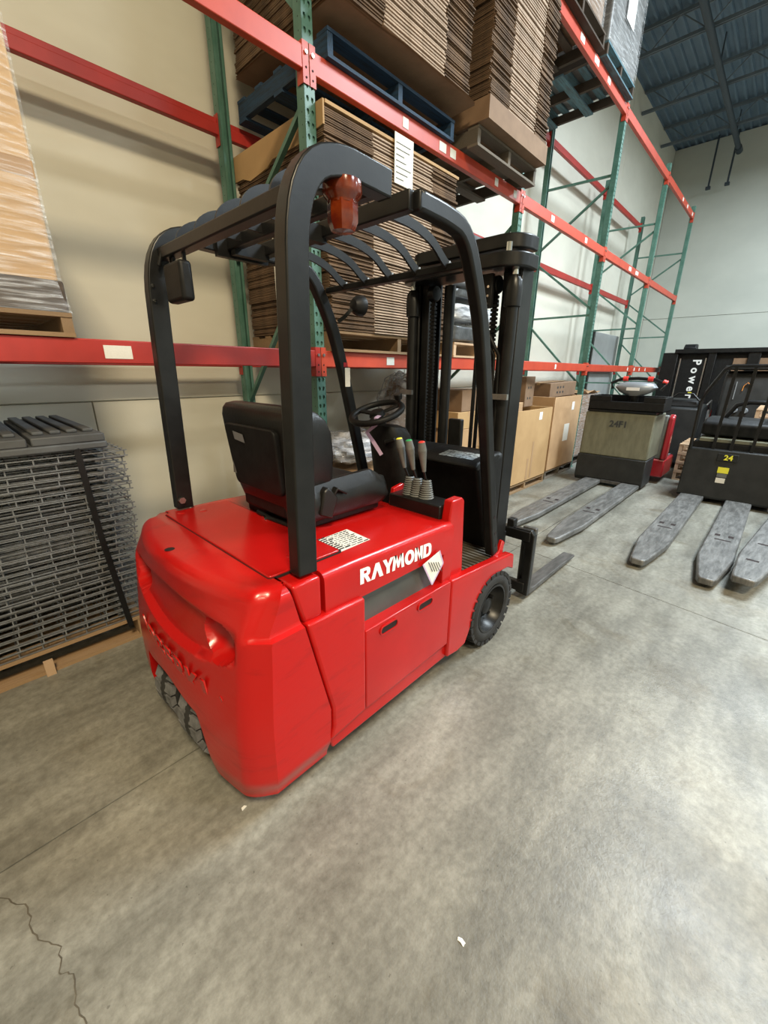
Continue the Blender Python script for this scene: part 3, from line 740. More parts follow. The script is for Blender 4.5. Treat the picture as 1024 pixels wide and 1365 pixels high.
def forklift_body():
    # rounded hood over the battery
    def hood_ring(x, ztop):
        r = .03; P = []
        for cy, cz, a in ((YC-.535+r, ztop-r, 180), (YC+.535-r, ztop-r, 90)):
            for k in range(6):
                t = math.radians(a-18*k); P.append((x, cy+r*math.cos(t), cz+r*math.sin(t)))
        return [(x, YC-.535, .728)]+P+[(x, YC+.535, .728)]
    b = MB(); b.loft([hood_ring(.755, .888), hood_ring(.9, .888), hood_ring(1.45, .874), hood_ring(1.517, .870), hood_ring(1.527, .862)])
    hood = b.build('hood', 'red', FL, smooth=40)
    b = MB(); b.box(.60, .756, YC-.49, YC+.49, .70, .886); b.build('deck_filler', 'red', FL)
    b = MB(); b.prism(rrect(.600, .914, YC-.446, YC+.446, .012), 'z', .886, .8942); b.build('panel_gap', 'gap', hood)
    b = MB(); b.prism(rrect(.603, .905, YC-.442, YC+.442, .012), 'z', .888, .9005); p = b.build('service_panel', 'red', FL, bevel=.003)
    for x, y in ((.745, YC-.36), (.745, YC+.36), (.66, YC+.40)):
        b = MB(); b.lathe([(.0001, .903), (.012, .9025), (.017, .9005)], 16, (x, y, 0)); b.build('screw', 'redworn', p, smooth=40)
    # blocks that carry the rear legs, between the two black joints
    for s in (-1, 1):
        y0, y1 = sorted((YC+s*.535, YC+s*.44))
        pf = [(.626, .888), (.742, .888), (.742, .735), (.664, .735), (.645, .81)]
        b = MB(); b.prism(pf, 'y', y0, y1); b.build('leg_block', 'red', FL, bevel=.012, seg=3)
    # black joint fillers
    b = MB(); b.box(.60, .80, YC-.50, YC+.50, .20, .87); b.build('inner_frame', 'gap', FL)
    # side panels, proud of the hood, each side
    for s in (-1, 1):
        def pan(name, poly, m, d0, d1, bev=.008, lab=None):
            y0, y1 = sorted((YC+s*d0, YC+s*d1)); b = MB(); b.prism(poly, 'y', y0, y1); o = b.build(name, m, FL, bevel=bev, seg=3)
            if lab: o['label'] = lab
            return o
        pan('side_panel', [(.662, .742), (.9275, .733), (.9275, .205), (.735, .185), (.754, .245), (.754, .33)], 'redworn', .43, .556, .012)
        d = pan('side_door', [(.929, .583), (1.505, .575), (1.505, .215), (.929, .205)], 'red', .47, .553, .006)
        # grip slots in the door
        for cx in (1.06, 1.30):
            b = MB(); y = YC+s*.5535
            b.prism(rrect(cx-.050, cx+.050, .524, .558, .0165), 'y', y-.001, y+.001); b.build('grip_slot', 'gap', d)
            b = MB(); yy = YC+s*.556; b.tube([(q[0], yy, q[1]) for q in rrect(cx-.052, cx+.052, .522, .560, .0185)], .006, .006, side=(0, 1, 0), closed=True); b.build('slot_rim', 'red', d, smooth=50)
        pan('battery_cover', [(.93, .74), (1.44, .74), (1.44, .57), (.93, .57)], 'ventgrey', .40, .50, .004)
        pan('corner_post', [(1.455, .76), (1.527, .76), (1.527, .55), (1.455, .55)], 'red', .45, .532, .004)
        # front fender with the wheel arch
        arc = [(2.02, .44), (1.93, .415), (1.86, .375), (1.80, .33), (1.755, .27), (1.72, .20), (1.68, .125)]
        pan('fender', [(1.509, .575), (1.80, .549), (2.13, .517), (2.165, .50), (2.175, .40), (2.10, .435)]+arc+[(1.60, .115), (1.509, .13)], 'red', .505, .556, .010)
        pan('lower_sill', [(.742, .195), (1.62, .205), (1.62, .115), (.76, .115)], 'redworn', .44, .535, .008)
    # lettering on the hood side
    raymond(hood)
    # underframe, floor and step
    b = MB(); b.box(.76, 2.15, YC-.43, YC+.43, .12, .45); b.build('chassis', 'black', FL)
    fp = MB(); fp.box(1.50, 2.14, YC-.504, YC+.504, .47, .505); fo = fp.build('floor_plate', 'mat', FL)
    for k in range(18):
        x = 1.545+k*.033; board('mat_rib', fo, 'mat', x, x+.016, YC-.49, YC+.49, .505, .518)
    b = MB(); b.prism([(1.93, .50), (2.10, .50), (2.12, .58), (2.09, .60), (2.06, .535)], 'y', YC-.51, YC-.485); b.build('toe_guard', 'red', FL, bevel=.005)
    # front of the hood
    b = MB(); b.box(1.50, 1.526, YC-.52, YC+.52, .45, .80); b.build('seat_bulkhead', 'black', FL)
    # instruction label on the hood and paper tag in the battery gap
    lb = MB(); lb.add([(.897, 1.078, .8895), (1.078, 1.092, .8850), (1.088, 1.246, .8850), (.908, 1.230, .8895)], [(0, 1, 2, 3)]); l = lb.build('instruction_label', 'paper', hood)
    r = random.Random(5)
    for k in range(9):
        y = 1.095+k*.0165; x = .92
        while x < 1.06:
            w_ = r.uniform(.008, .03); board('print_line', hood, 'ink', x, min(x+w_, 1.07), y, y+.004, .8868+(.006 if x < .95 else 0.002), .8902-(x-.9)*.024); x += w_+.007
    tg = MB(); tg.add([(1.28, .972, .742), (1.345, .966, .622), (1.425, .968, .70), (1.40, .974, .768)], [(0, 1, 2, 3)]); t2 = tg.build('paper_tag', 'paper', FL)
    tb = MB()
    for a, c in (((1.28, .9715, .742), (1.345, .9655, .622)), ((1.345, .9655, .622), (1.425, .9675, .70)), ((1.425, .9675, .70), (1.40, .9735, .768))): tb.tube([a, c], .008, .001, side=(1, 0, .5))
    tb.build('tag_border', 'lilac', t2)
    for k in range(5):
        a = Vector((1.315+.018*k, .9685, .742-.006*k)); c = a+Vector((.03, -.002, -.055)); MB().tube([a, c], .0035, .0008, side=(1, 0, .5)).build('print_line', 'ink', t2)
def raymond(parent):
    # heavy slanted capitals, cut as flat vinyl letters
    t = .30
    def q(*p): return list(p)
    G = {
     'R': ([[(0, 0), (.27, 0), (.27, 1), (0, 1)], [(.27, 1), (.55, 1), (.68, .93), (.74, .82), (.74, .62), (.68, .50), (.55, .42), (.27, .42), (.27, .62), (.44, .62), (.48, .66), (.48, .76), (.44, .80), (.27, .80)], [(.30, .42), (.56, .42), (.80, 0), (.52, 0)]], .80),
     'A': ([[(0, 0), (.28, 0), (.62, 1), (.34, 1)], [(.46, .55), (.66, 0), (.96, 0), (.62, 1)]], .90),
     'Y': ([[(0, 1), (.28, 1), (.44, .66), (.62, 1), (.90, 1), (.58, .42), (.58, 0), (.31, 0), (.31, .42)]], .78),
     'M': ([[(0, 0), (.24, 0), (.38, 1), (.12, 1)], [(.20, 1), (.38, 1), (.53, .56), (.68, 1), (.86, 1), (.60, .10), (.46, .10)], [(.68, 1), (.94, 1), (1.06, 0), (.82, 0)]], 1.09),
     'O': (None, .92),
     'N': ([[(0, 0), (.26, 0), (.26, 1), (0, 1)], [(.26, 1), (.08, 1), (.50, 0), (.68, 0)], [(.50, 0), (.76, 0), (.76, 1), (.50, 1)]], .83),
     'D': ([[(0, 0), (.27, 0), (.27, 1), (0, 1)], [(.27, 1), (.48, 1), (.64, .95), (.75, .84), (.81, .68), (.81, .32), (.75, .16), (.64, .05), (.48, 0), (.27, 0), (.27, .21), (.43, .21), (.51, .26), (.54, .36), (.54, .64), (.51, .74), (.43, .79), (.27, .79)]], .84)}
    H = .064; x = .918; z = .783; kx = .0705
    for ch in 'RAYMOND':
        polys, adv = G[ch]; b = MB(); y = YC-.5362
        def P(p): return (x+p[0]*kx+0.0*p[1], y, z+p[1]*H-(x+p[0]*kx-.918)*.052)
        if polys is None:
            n = 28; vs = []
            for rx, rz in ((.44, .52), (.17, .27)):
                for k in range(n):
                    a = 2*math.pi*k/n; vs.append(P((.44+rx*math.cos(a), .5+rz*math.sin(a))))
            vs2 = [(a, c-.0008, d) for a, c, d in vs]
            b.add(vs2, [(k, (k+1) % n, n+(k+1) % n, n+k) for k in range(n)])
        else:
            for poly in polys:
                A = sum(poly[i][0]*poly[(i+1) % len(poly)][1]-poly[(i+1) % len(poly)][0]*poly[i][1] for i in range(len(poly)))
                if A < 0: poly = poly[::-1]
                b.add([(P(p)[0], P(p)[1]-.0008, P(p)[2]) for p in poly], [tuple(range(len(poly)))])
        b.build('letter', 'white', parent); x += adv*kx
forklift_body()

def guard():
    S = .062
    g = bpy.data.objects.new('overhead_guard', MB().tube([(.775, YC-.49, 1.975), (.775, YC+.49, 1.975)], .045, .05, side=(0, 0, 1)).mesh('rear_bar', 'black', 35, off=OFF[FL.name]))
    COL.objects.link(g); g.parent = FL; OFF[g.name] = OFF[FL.name]
    bv = g.modifiers.new('bevel', 'BEVEL'); bv.width = .006; bv.segments = 2
    def smooth_path(P, it=2):
        for _ in range(it):
            Q = [P[0]]
            for a, c in zip(P, P[1:]): Q += [tuple(lerp(a[i], c[i], .25) for i in range(2)), tuple(lerp(a[i], c[i], .75) for i in range(2))]
            Q.append(P[-1]); P = Q
        return P
    rear = smooth_path([(.706, .898), (.716, 1.35), (.726, 1.70), (.736, 1.92), (.795, 2.035), (.90, 2.070), (1.0, 2.067), (1.09, 2.064)])
    front = smooth_path([(1.222, 2.062), (1.40, 2.058), (1.53, 2.035), (1.625, 1.88), (1.715, 1.68), (1.86, 1.10), (2.005, .54)])
    for s in (-1, 1):
        y = YC+s*.489
        b = MB(); b.tube([(p[0], y, p[1]) for p in rear], .056, .074, side=(0, 1, 0)); lg = b.build('rear_leg', 'black', g, bevel=.012, seg=3)
        b = MB(); b.tube([(p[0], y, p[1]) for p in front], .056, .062, side=(0, 1, 0)); lf = b.build('front_leg', 'black', g, bevel=.012, seg=3)
        if s > 0:
            b = MB(); b.cyl((.688, y-.03, .945), (.688, y-.05, .945), .016, 6); b.build('bolt', 'steel', lg)
            for zz in (1.855, 1.80):
                b = MB(); b.cyl((.712, y-.028, zz), (.712, y-.036, zz), .007, 8); b.build('bolt', 'chrome', lg)
            board('warning_sticker', lf, 'redmach', 1.735, 1.765, y-.0295, y-.028, 1.555, 1.58); board('warning_sticker', lf, 'paper', 1.745, 1.785, y-.0295, y-.028, 1.44, 1.55)
        else:
            for zz in (.60, .68, .78):
                xx = lerp(2.005, 1.86, (zz-.54)/.56); b = MB(); b.cyl((xx+.004, y-.0275, zz), (xx+.004, y-.0292, zz), .010, 10); b.build('bolt_hole', 'gap', lf)
    # cross members
    def cross(name, x, z, w_=.05, h=.04, y0=-.465, y1=.465):
        b = MB(); b.tube([(x, YC+y0, z), (x, YC+y1, z)], w_, h, side=(0, 0, 1)); return b.build(name, 'black', g, bevel=.005)
    cross('cross_tube', 1.065, 2.062, .05, .04); cross('cross_tube', 1.222, 2.062, .058, .045, -.489, .489); cross('cross_tube', 1.64, 1.952, .03, .045)
    for y in (YC-.02, YC+.40):
        b = MB(); b.tube([(1.05, y, 2.045), (1.222, y, 2.045)], .06, .035, side=(0, 0, 1)); l = b.build('link_plate', 'black', g)
    b = MB(); b.tube([(1.0, YC+.455, 2.045), (1.25, YC+.455, 2.045)], .07, .03, side=(0, 0, 1)); l = b.build('link_plate', 'black', g)
    for k in range(3): board('print_line', l, 'white', 1.09, 1.17-.015*k, YC+.4390, YC+.4395, 2.062-k*.010, 2.0655-k*.010)
    # five slats, arched at both ends like the legs
    rp = smooth_path([(.785, 1.985), (.80, 2.03), (.86, 2.066), (.95, 2.075), (1.06, 2.07)])
    fp = smooth_path([(1.235, 2.068), (1.40, 2.062), (1.52, 2.03), (1.59, 1.98), (1.638, 1.955)])
    for k in range(5):
        y = YC-.345+.165*k
        b = MB(); b.tube([(p[0], y, p[1]) for p in rp], .008, .042, side=(0, 1, 0)); b.build('roof_slat', 'black', g, smooth=40)
        b = MB(); b.tube([(p[0], y, p[1]) for p in fp], .010, .035, side=(0, 1, 0)); b.build('roof_slat', 'black', g, smooth=40)
        b = MB(); b.cyl((1.638, y-.006, 1.972), (1.638, y+.006, 1.972), .007, 8); b.build('weld', 'steel', g)
    # amber beacon under the near corner
    b = MB(); b.lathe([(.0001, 2.034), (.055, 2.034), (.057, 2.01), (.054, 2.0), (.044, 1.99), (.042, 1.98)], 20, (.925, YC-.475, 0)); bc = b.build('beacon', 'amber', g, smooth=35)
    b = MB(); b.lathe([(.040, 1.992), (.044, 1.985), (.044, 1.938), (.034, 1.915), (.0001, 1.912)], 8, (.925, YC-.475, 0)); b.build('beacon_lens', 'amber', bc, smooth=30)
    b = MB(); b.tube([(.80, YC-.40, 1.985), (.84, YC-.42, 2.00), (.90, YC-.44, 2.015)], .008, 0, n=8); b.build('beacon_cable', 'greypl', bc, smooth=60)
    # speaker box hanging from the rear bar, far side
    b = MB(); b.box(.735, .785, YC+.235, YC+.395, 1.785, 1.925); al = b.build('alarm_box', 'blackmatt', g, bevel=.014, seg=3)
    b = MB()
    for yy in (YC+.275, YC+.375): b.tube([(.775, yy, 1.92), (.775, yy, 1.955)], .012, .012)
    b.build('bracket', 'black', al)
    b = MB(); b.tube([(.74, YC+.44, 1.93), (.76, YC+.43, 1.99), (.78, YC+.41, 1.97), (.775, YC+.40, 1.92)], .007, 0, n=8); b.build('cable', 'blackmatt', al, smooth=60)
    # work lamp on the far front leg
    b = MB(); b.lathe([(.0001, 1.76), (.03, 1.765), (.05, 1.79), (.056, 1.82), (.056, 1.83), (.0001, 1.83)], 20, (0, YC+.40, 1.89), 'x'); wl = b.build('work_lamp', 'blackmatt', g, smooth=40)
    b = MB(); b.tube([(1.70, YC+.46, 1.80), (1.73, YC+.43, 1.83), (1.76, YC+.41, 1.87)], .02, .012); b.build('lamp_bracket', 'black', wl)
    return g
guard()

def seat():
    cy = 1.575
    s = bpy.data.objects.new('seat', None); COL.objects.link(s); s.parent = FL; OFF[s.name] = OFF[FL.name]
    # back shell and padded back
    def ring(z, hw, xb, th, bol, r=.045):
        P = []; n = 7
        # rear edge, rounded corners
        for k in range(n): P.append((xb+r*(1-math.sin(math.radians(90*k/(n-1)))), cy+hw-r+r*math.sin(math.radians(90*(1-k/(n-1))))*1.0 if False else cy+hw-r*(1-math.cos(math.radians(90*k/(n-1)))), z))
        P = []
        for k in range(n):
            a = math.radians(90*k/(n-1)); P.append((xb+r-r*math.sin(a), cy+hw-r+r*math.cos(a), z))
        for k in range(n):
            a = math.radians(90*k/(n-1)); P.append((xb+r-r*math.cos(a), cy-hw+r-r*math.sin(a), z))
        xf = xb+th
        for k in range(n):
            a = math.radians(180*k/(n-1)); P.append((xf+bol-.0-(.035-.035*math.sin(a))*.6, cy-hw+.004+.075*(1-math.cos(a))/2, z))
        for k in range(5): 
            t = k/4; P.append((xf+bol*.15*abs(2*t-1), lerp(cy-hw+.12, cy+hw-.12, t), z))
        for k in range(n):
            a = math.radians(180*k/(n-1)); P.append((xf+bol-(.035-.035*math.sin(a))*.6, cy+hw-.079+.075*(1-math.cos(a))/2, z))
        return P
    Z = [(.925, .19, .925, .07, .03), (.96, .215, .905, .10, .06), (1.02, .235, .893, .11, .085), (1.10, .25, .884, .115, .10), (1.2, .265, .876, .115, .105), (1.29, .278, .868, .11, .10), (1.345, .28, .864, .10, .085), (1.375, .272, .866, .09, .06), (1.395, .255, .875, .07, .035), (1.402, .225, .892, .04, .01)]
    b = MB(); b.loft([ring(*q) for q in Z]); bk = b.build('backrest', 'blacksoft', s, smooth=60)
    b = MB(); b.prism(rrect(cy-.20, cy+.20, 1.04, 1.315, .03), 'x', .858, .885)
    b.v = [(x+(1.2-z)*.095-.004, y*1+(cy-y)*(1.3-z)*.28, z) for x, y, z in b.v]; sh = b.build('back_shell', 'blackmatt', bk, bevel=.006)
    b = MB(); b.add([(.8455, cy+.115, 1.250), (.8455, cy+.030, 1.242), (.8415, cy+.035, 1.278), (.8415, cy+.120, 1.286)], [(3, 2, 1, 0)]); st_ = b.build('sticker', 'silver', bk)
    b = MB(); b.prism([(cy+.155, 1.09), (cy+.185, 1.09), (cy+.178, 1.145)], 'x', .8585, .859); b.build('sticker', 'greypl', bk)
    b = MB(); b.box(.90, .93, cy-.16, cy+.19, .93, 1.02); b.build('pocket', 'blackmatt', bk, bevel=.02, seg=3)
    # cushion: padded, raised sides, rounded nose
    rows = []
    nx, ny = 16, 22
    def zt(u, v):
        e = 1-abs(2*v-1); side = .042*sm(.42, .85, abs(2*v-1))
        nose = -.05*sm(.78, 1.0, u)
        edge = -.05*(1-min(1, e/.10))**2
        return 1.045+side+nose+edge+.015*u
    top = [[(lerp(.96, 1.435-.035*abs(2*j/ny-1)**3, i/nx), lerp(cy-.265, cy+.265, j/ny), zt(i/nx, j/ny)) for j in range(ny+1)] for i in range(nx+1)]
    b = MB(); b.grid(top, flip=True)
    loop = [top[0][j] for j in range(ny+1)]+[top[i][ny] for i in range(1, nx+1)]+[top[nx][j] for j in range(ny-1, -1, -1)]+[top[i][0] for i in range(nx-1, 0, -1)]
    c0 = (1.19, cy)
    def sc(L, f, z): return [(c0[0]+(x-c0[0])*f, c0[1]+(y-c0[1])*f, z) for x, y, _ in L]
    r1 = [(x, y, z-.035) for x, y, z in sc(loop, 1.03, 0)]
    r1 = [(p[0], p[1], q[2]-.03) for p, q in zip(sc(loop, 1.035, 0), loop)]; r2 = sc(loop, 1.03, .96); r3 = sc(loop, .93, .925)
    n = len(loop)
    b.loft([loop, r1, r2, r3], cap=False); cu = b.build('cushion', 'blacksoft', s, smooth=60, fix=True)
    b = MB(); b.box(.93, 1.40, cy-.22, cy+.22, .885, .935); b.build('seat_pan', 'black', s, bevel=.01)
    b = MB(); b.prism([(.985, .96), (1.05, .93), (1.085, 1.02), (1.035, 1.075), (1.01, 1.06)], 'y', cy-.285, cy-.235); b.build('recliner_bracket', 'blacksoft', s, bevel=.008)
    b = MB(); b.tube([(1.05, cy-.26, 1.01), (1.08, cy-.275, 1.06), (1.13, cy-.275, 1.03)], .035, .012, side=(0, 1, 0)); b.build('belt_buckle', 'blackmatt', s, bevel=.004)
    b = MB(); b.tube([(.91, cy-.16, .905), (.90, cy-.02, .905), (.905, cy+.08, .91)], .012, 0, n=8); b.build('adjuster_bar', 'black', s, smooth=60)
    b = MB(); b.cyl((.895, cy-.0, .90), (.88, cy-.0, .90), .015, 10); b.build('bolt', 'chrome', s)
seat()

def controls():
    # steering column and wheel
    W = Vector((1.735, 1.70, 1.305)); ax = Vector((-.36, 0, 1)).normalized()
    rings = []
    for z, cx, hx, hy in ((.44, 1.98, .13, .15), (.80, 1.90, .12, .14), (1.0, 1.855, .11, .13), (1.18, 1.81, .10, .12), (1.225, 1.795, .085, .10), (1.24, 1.785, .05, .06)):
        rings.append([(cx+px*hx, 1.665+py*hy, z-.12*px*hx) for px, py in [(math.cos(t)*abs(math.cos(t))**-.35 if abs(math.cos(t)) > .02 else 0, math.sin(t)*abs(math.sin(t))**-.35 if abs(math.sin(t)) > .02 else 0) for t in [2*math.pi*k/24 for k in range(24)]]])
    b = MB(); b.loft(rings); col = b.build('steering_column', 'blackmatt', FL, smooth=45)
    b = MB(); b.cyl((1.79, 1.69, 1.2), tuple(W-ax*.015), .028, 12); b.build('shaft', 'black', col)
    b = MB(); b.tube([(1.745, 1.62, 1.12), (1.71, 1.60, 1.15), (1.72, 1.54, 1.17)], .02, .02); b.build('stalk', 'black', col, bevel=.004)
    b = MB(); b.cyl((1.80, 1.565, 1.12), (1.80, 1.545, 1.12), .016, 12); kk = b.build('ignition', 'steel', col)
    b = MB(); b.tube([(1.80, 1.545, 1.12), (1.80, 1.54, 1.09), (1.805, 1.54, 1.05)], .004, .004); b.build('key_chain', 'chrome', kk)
    # wheel: rim, spokes, hub, knob
    u = ax.cross(Vector((0, 1, 0))).normalized(); v = ax.cross(u)
    R = .150
    b = MB(); b.tube([W+R*(math.cos(t)*u+math.sin(t)*v) for t in [2*math.pi*k/40 for k in range(40)]], .018, 0, side=ax, n=10, closed=True); sw = b.build('steering_wheel', 'blackmatt', FL, smooth=60)
    b = MB(); b.cyl(W-ax*.02, W+ax*.012, .05, 20, .04); b.build('hub', 'blackmatt', sw, bevel=.006)
    for t in (.5, 2.6, 4.7):
        d = math.cos(t)*u+math.sin(t)*v; b = MB(); b.tube([W+d*.03-ax*.008, W+d*R], .032, .012, side=ax.cross(d)); b.build('spoke', 'blackmatt', sw, bevel=.003)
    kp = W+R*(math.cos(2.35)*u+math.sin(2.35)*v)
    best = max([W+R*(math.cos(t)*u+math.sin(t)*v) for t in [k*.1 for k in range(63)]], key=lambda p: p.x*.9-p.y*.35)
    b = MB(); b.cyl(best, best+ax*.03, .010, 10); b.cyl(best+ax*.028, best+ax*.062, .022, 14, .026); b.build('spinner_knob', 'black', sw, bevel=.004)
    near = max([W+R*(math.cos(t)*u+math.sin(t)*v) for t in [k*.1 for k in range(63)]], key=lambda p: -p.x*.6-p.y*.8)
    b = MB(); near = Vector((near.x, near.y+.05, near.z))
    b.tube([near+Vector((.02, 0, .02)), near+Vector((-.018, -.01, .01)), near+Vector((-.01, .0, -.03)), near+Vector((-.02, .06, -.075)), near+Vector((.02, .05, -.13)), near+Vector((.06, .02, -.21))], .022, .002, side=(1, -.9, 0)); b.build('ribbon', 'lilac', sw)
    # dashboard cover in front of the driver
    b = MB(); b.prism([(1.90, 1.055), (1.945, 1.068), (2.19, 1.10), (2.19, .50), (2.09, .50)], 'y', 1.105, 1.80); da = b.build('dash_cover', 'blackmatt', FL, bevel=.03, seg=4)
    b = MB(); b.prism([(1.87, 1.05), (1.90, 1.075), (2.10, 1.10), (2.14, 1.085), (2.10, 1.05), (1.9, 1.03)], 'y', 1.10, 1.50); b.build('dash_lip', 'blackmatt', da, bevel=.012, seg=3)
    for i in range(1):
        b = MB(); b.add([(1.925, 1.155, 1.0795), (2.035, 1.155, 1.0935), (2.035, 1.385, 1.0935), (1.925, 1.385, 1.0795)], [(0, 3, 2, 1)]); b.build('display', 'lcd', da)
    # lever console between hood and floor
    b = MB(); b.box(1.50, 1.63, 1.055, 1.38, .86, .935); co = b.build('lever_console', 'black', FL, bevel=.006)
    b = MB(); b.prism([(1.515, .885), (1.53, .965), (1.61, .968), (1.632, .95), (1.66, .52), (1.52, .52)], 'y', 1.005, 1.055); b.build('console_side', 'red', FL, bevel=.008, seg=3)
    b = MB(); b.prism([(1.515, .855), (1.535, .955), (1.61, .968), (1.632, .95), (1.66, .52), (1.52, .52)], 'y', 1.375, 1.40); b.build('console_side', 'red', FL, bevel=.006, seg=2)
    for k, (y, m, ln) in enumerate(((1.313, 'yellow', .0), (1.262, 'greencap', .0), (1.205, 'redcap', .0))):
        base = Vector((1.575, y-.01, .935)); top = Vector((1.535, y+(.035 if k == 0 else .018 if k == 1 else 0), 1.215))
        if k == 1: top.x -= .006
        b = MB(); pr = []
        for i in range(9):
            f = i/8; rr = lerp(.040, .024, f); pr += [(rr, .935+.085*f), (rr-.007, .935+.085*f+.006)]
        b.lathe(pr, 16, (base.x, base.y, 0)); lv = b.build('lever_boot', 'greypl', co, smooth=30)
        b = MB(); b.tube([base+Vector((0, 0, .07)), lerp(base, top, .5)], .006, 0, n=8); b.build('lever_rod', 'black', co, smooth=60)
        d = (top-base).normalized(); p0 = lerp(base, top, .48)
        b = MB(); b.cyl(p0, lerp(p0, top, .72), .010, 14, .022); b.cyl(lerp(p0, top, .72), top, .022, 14, .017); gp = b.build('lever_grip', 'greypl', co, smooth=50)
        b = MB(); b.cyl(top, top+d*.004, .0168, 14, .012); b.build('lever_cap', m, gp)
M['greencap'] = mat('green_cap', (0.03, 0.30, 0.10), 0.4); M['redcap'] = mat('red_cap', (0.65, 0.04, 0.03), 0.4)
controls()

def mast():
    m = bpy.data.objects.new('mast', None); COL.objects.link(m); m.parent = FL; OFF[m.name] = OFF[FL.name]
    for s in (-1, 1):
        # outer and inner channels, webs outward
        yo = YC+s*.375
        def chan(name, y, x0, x1, th, fl, z0, z1):
            b = MB(); y2 = y-s*fl
            pf = [(x0, y), (x1, y), (x1, y2), (x1-th, y2), (x1-th, y-s*th), (x0+th, y-s*th), (x0+th, y2), (x0, y2)]
            b.prism(pf, 'z', z0, z1); b.build(name, 'black', m, bevel=.004)
        chan('outer_channel', yo, 2.26, 2.39, .018, .062, .09, 2.09)
        chan('inner_channel', yo-s*.068, 2.28, 2.42, .016, .055, .10, 2.13)
        # lift cylinder behind the channel
        b = MB(); yc = YC+s*.345; b.cyl((2.235, yc, .15), (2.235, yc, 1.90), .032, 18); b.lathe([(.032, 1.86), (.043, 1.865), (.045, 1.95), (.04, 1.99), (.025, 2.015), (.0001, 2.02)], 18, (2.235, yc, 0)); cy_ = b.build('lift_cylinder', 'black', m, smooth=40)
        b = MB(); b.cyl((2.235, yc, 1.98), (2.235, yc, 2.10), .018, 14); b.build('piston_rod', 'chrome', cy_, smooth=40)
        b = MB(); b.tube([(2.19, yc-.05, 1.40), (2.19, yc+.05, 1.40)], .03, .02, side=(0, 0, 1)); b.build('clamp', 'steel', cy_)
        # leaf chain with visible links
        ych = YC+s*.215; b = MB(); z = .25
        while z < 1.95: b.box(2.268, 2.292, ych-.018, ych+.018, z, z+.014); z += .022
        b.box(2.274, 2.286, ych-.012, ych+.012, .25, 1.97); b.build('lift_chain', 'blackmatt', m)
        b = MB(); b.cyl((2.28, ych-.022, 1.99), (2.28, ych+.022, 1.99), .045, 18); b.build('chain_roller', 'black', m, bevel=.005)
    # top cross members with rounded ends
    def cap(z0, z1, xa, xb, name, hw):
        r = min(.13, xb-xa-.02); e = hw-r
        P = [(xb, YC-hw), (xb, YC+hw)]
        for k in range(10):
            t = math.radians(90*k/9); P.append((xa+r-r*math.sin(t), YC+e+r*math.cos(t)))
        for k in range(10):
            t = math.radians(90-90*k/9); P.append((xa+r-r*math.sin(t), YC-e-r*math.cos(t)))
        b = MB(); b.prism(P, 'z', z0, z1); return b.build(name, 'black', m, bevel=.008)
    cap(2.045, 2.115, 2.14, 2.36, 'top_yoke', .41); c2 = cap(2.14, 2.21, 2.20, 2.39, 'top_yoke', .385)
    board('warning_sticker', c2, 'redmach', 2.138, 2.1395, YC+.04, YC+.075, 2.085, 2.105); board('warning_sticker', c2, 'paper', 2.138, 2.1395, YC+.04, YC+.07, 2.06, 2.083)
    for yy in (YC-.31, YC+.31):
        b = MB(); b.cyl((2.21, yy, 2.11), (2.21, yy, 2.165), .016, 12); b.build('yoke_pin', 'chrome', c2)
    b = MB(); b.box(2.27, 2.44, YC-.36, YC+.36, .42, .52); b.build('lower_cross_member', 'black', m, bevel=.006)
    # junction box and hoses on the near side
    b = MB(); b.box(2.20, 2.225, YC-.235, YC-.115, 1.865, 2.035); jb = b.build('hose_plate', 'blackmatt', m, bevel=.004)
    for zz in (1.885, 1.925, 1.97): 
        b = MB(); b.cyl((2.2, YC-.215, zz), (2.192, YC-.215, zz), .007, 8); b.build('bolt', 'chrome', jb)
    for k in range(3):
        y = YC-.14-.03*k
        b = MB(); b.tube([(2.205, y, 1.87), (2.19, y-.005, 1.80), (2.20, y-.06, 1.70), (2.22, y-.10, 1.62), (2.22, y-.115, 1.3), (2.22, y-.115, .6)], .010, 0, n=8); b.build('hose', 'blackmatt', m, smooth=60)
    for y in (YC-.09, YC-.125):
        b = MB(); b.cyl((2.33, y, .25), (2.33, y, 1.98), .012, 10); b.build('hose_guide', 'black', m, smooth=40)
    b = MB(); b.cyl((2.33, YC+.13, .15), (2.33, YC+.13, 2.03), .034, 18); b.build('free_lift_cylinder', 'black', m, smooth=40)
    b = MB(); b.box(2.30, 2.34, YC-.03, YC+.07, 1.06, 1.24); b.box(2.30, 2.325, YC-.01, YC+.02, .9, 1.06); b.build('sensor_box', 'blackmatt', m, bevel=.008)
    # fork carriage and load plate
    ca = bpy.data.objects.new('fork_carriage', None); COL.objects.link(ca); ca.parent = FL; OFF[ca.name] = OFF[FL.name]
    for z0, z1 in ((.075, .145), (.455, .525)):
        b = MB(); b.box(2.50, 2.545, YC-.50, YC+.50, z0, z1); b.build('carriage_bar', 'black', ca, bevel=.006)
    for s in (-1, 1):
        pf = [(YC+s*.525, .05), (YC+s*.525, .50), (YC+s*.50, .535), (YC+s*.37, .53), (YC+s*.37, .47), (YC+s*.44, .455), (YC+s*.468, .41), (YC+s*.472, .17), (YC+s*.44, .14), (YC+s*.44, .06)]
        b = MB(); b.prism(pf, 'x', 2.51, 2.555); b.build('end_plate', 'black', ca, bevel=.006)
        b = MB(); b.box(2.43, 2.51, YC+s*.28-.02, YC+s*.28+.02, .06, .60); b.build('roller_bracket', 'black', ca, bevel=.006)
        b = MB(); b.tube([(2.555, YC+s*.34-.025, .545), (2.555, YC+s*.34+.025, .545)], .06, .06, side=(0, 0, 1)); b.build('fork_lock', 'blackmatt', ca, bevel=.006)
        # L shaped fork
        y0, y1 = sorted((YC+s*.42, YC+s*.525)); b = MB()
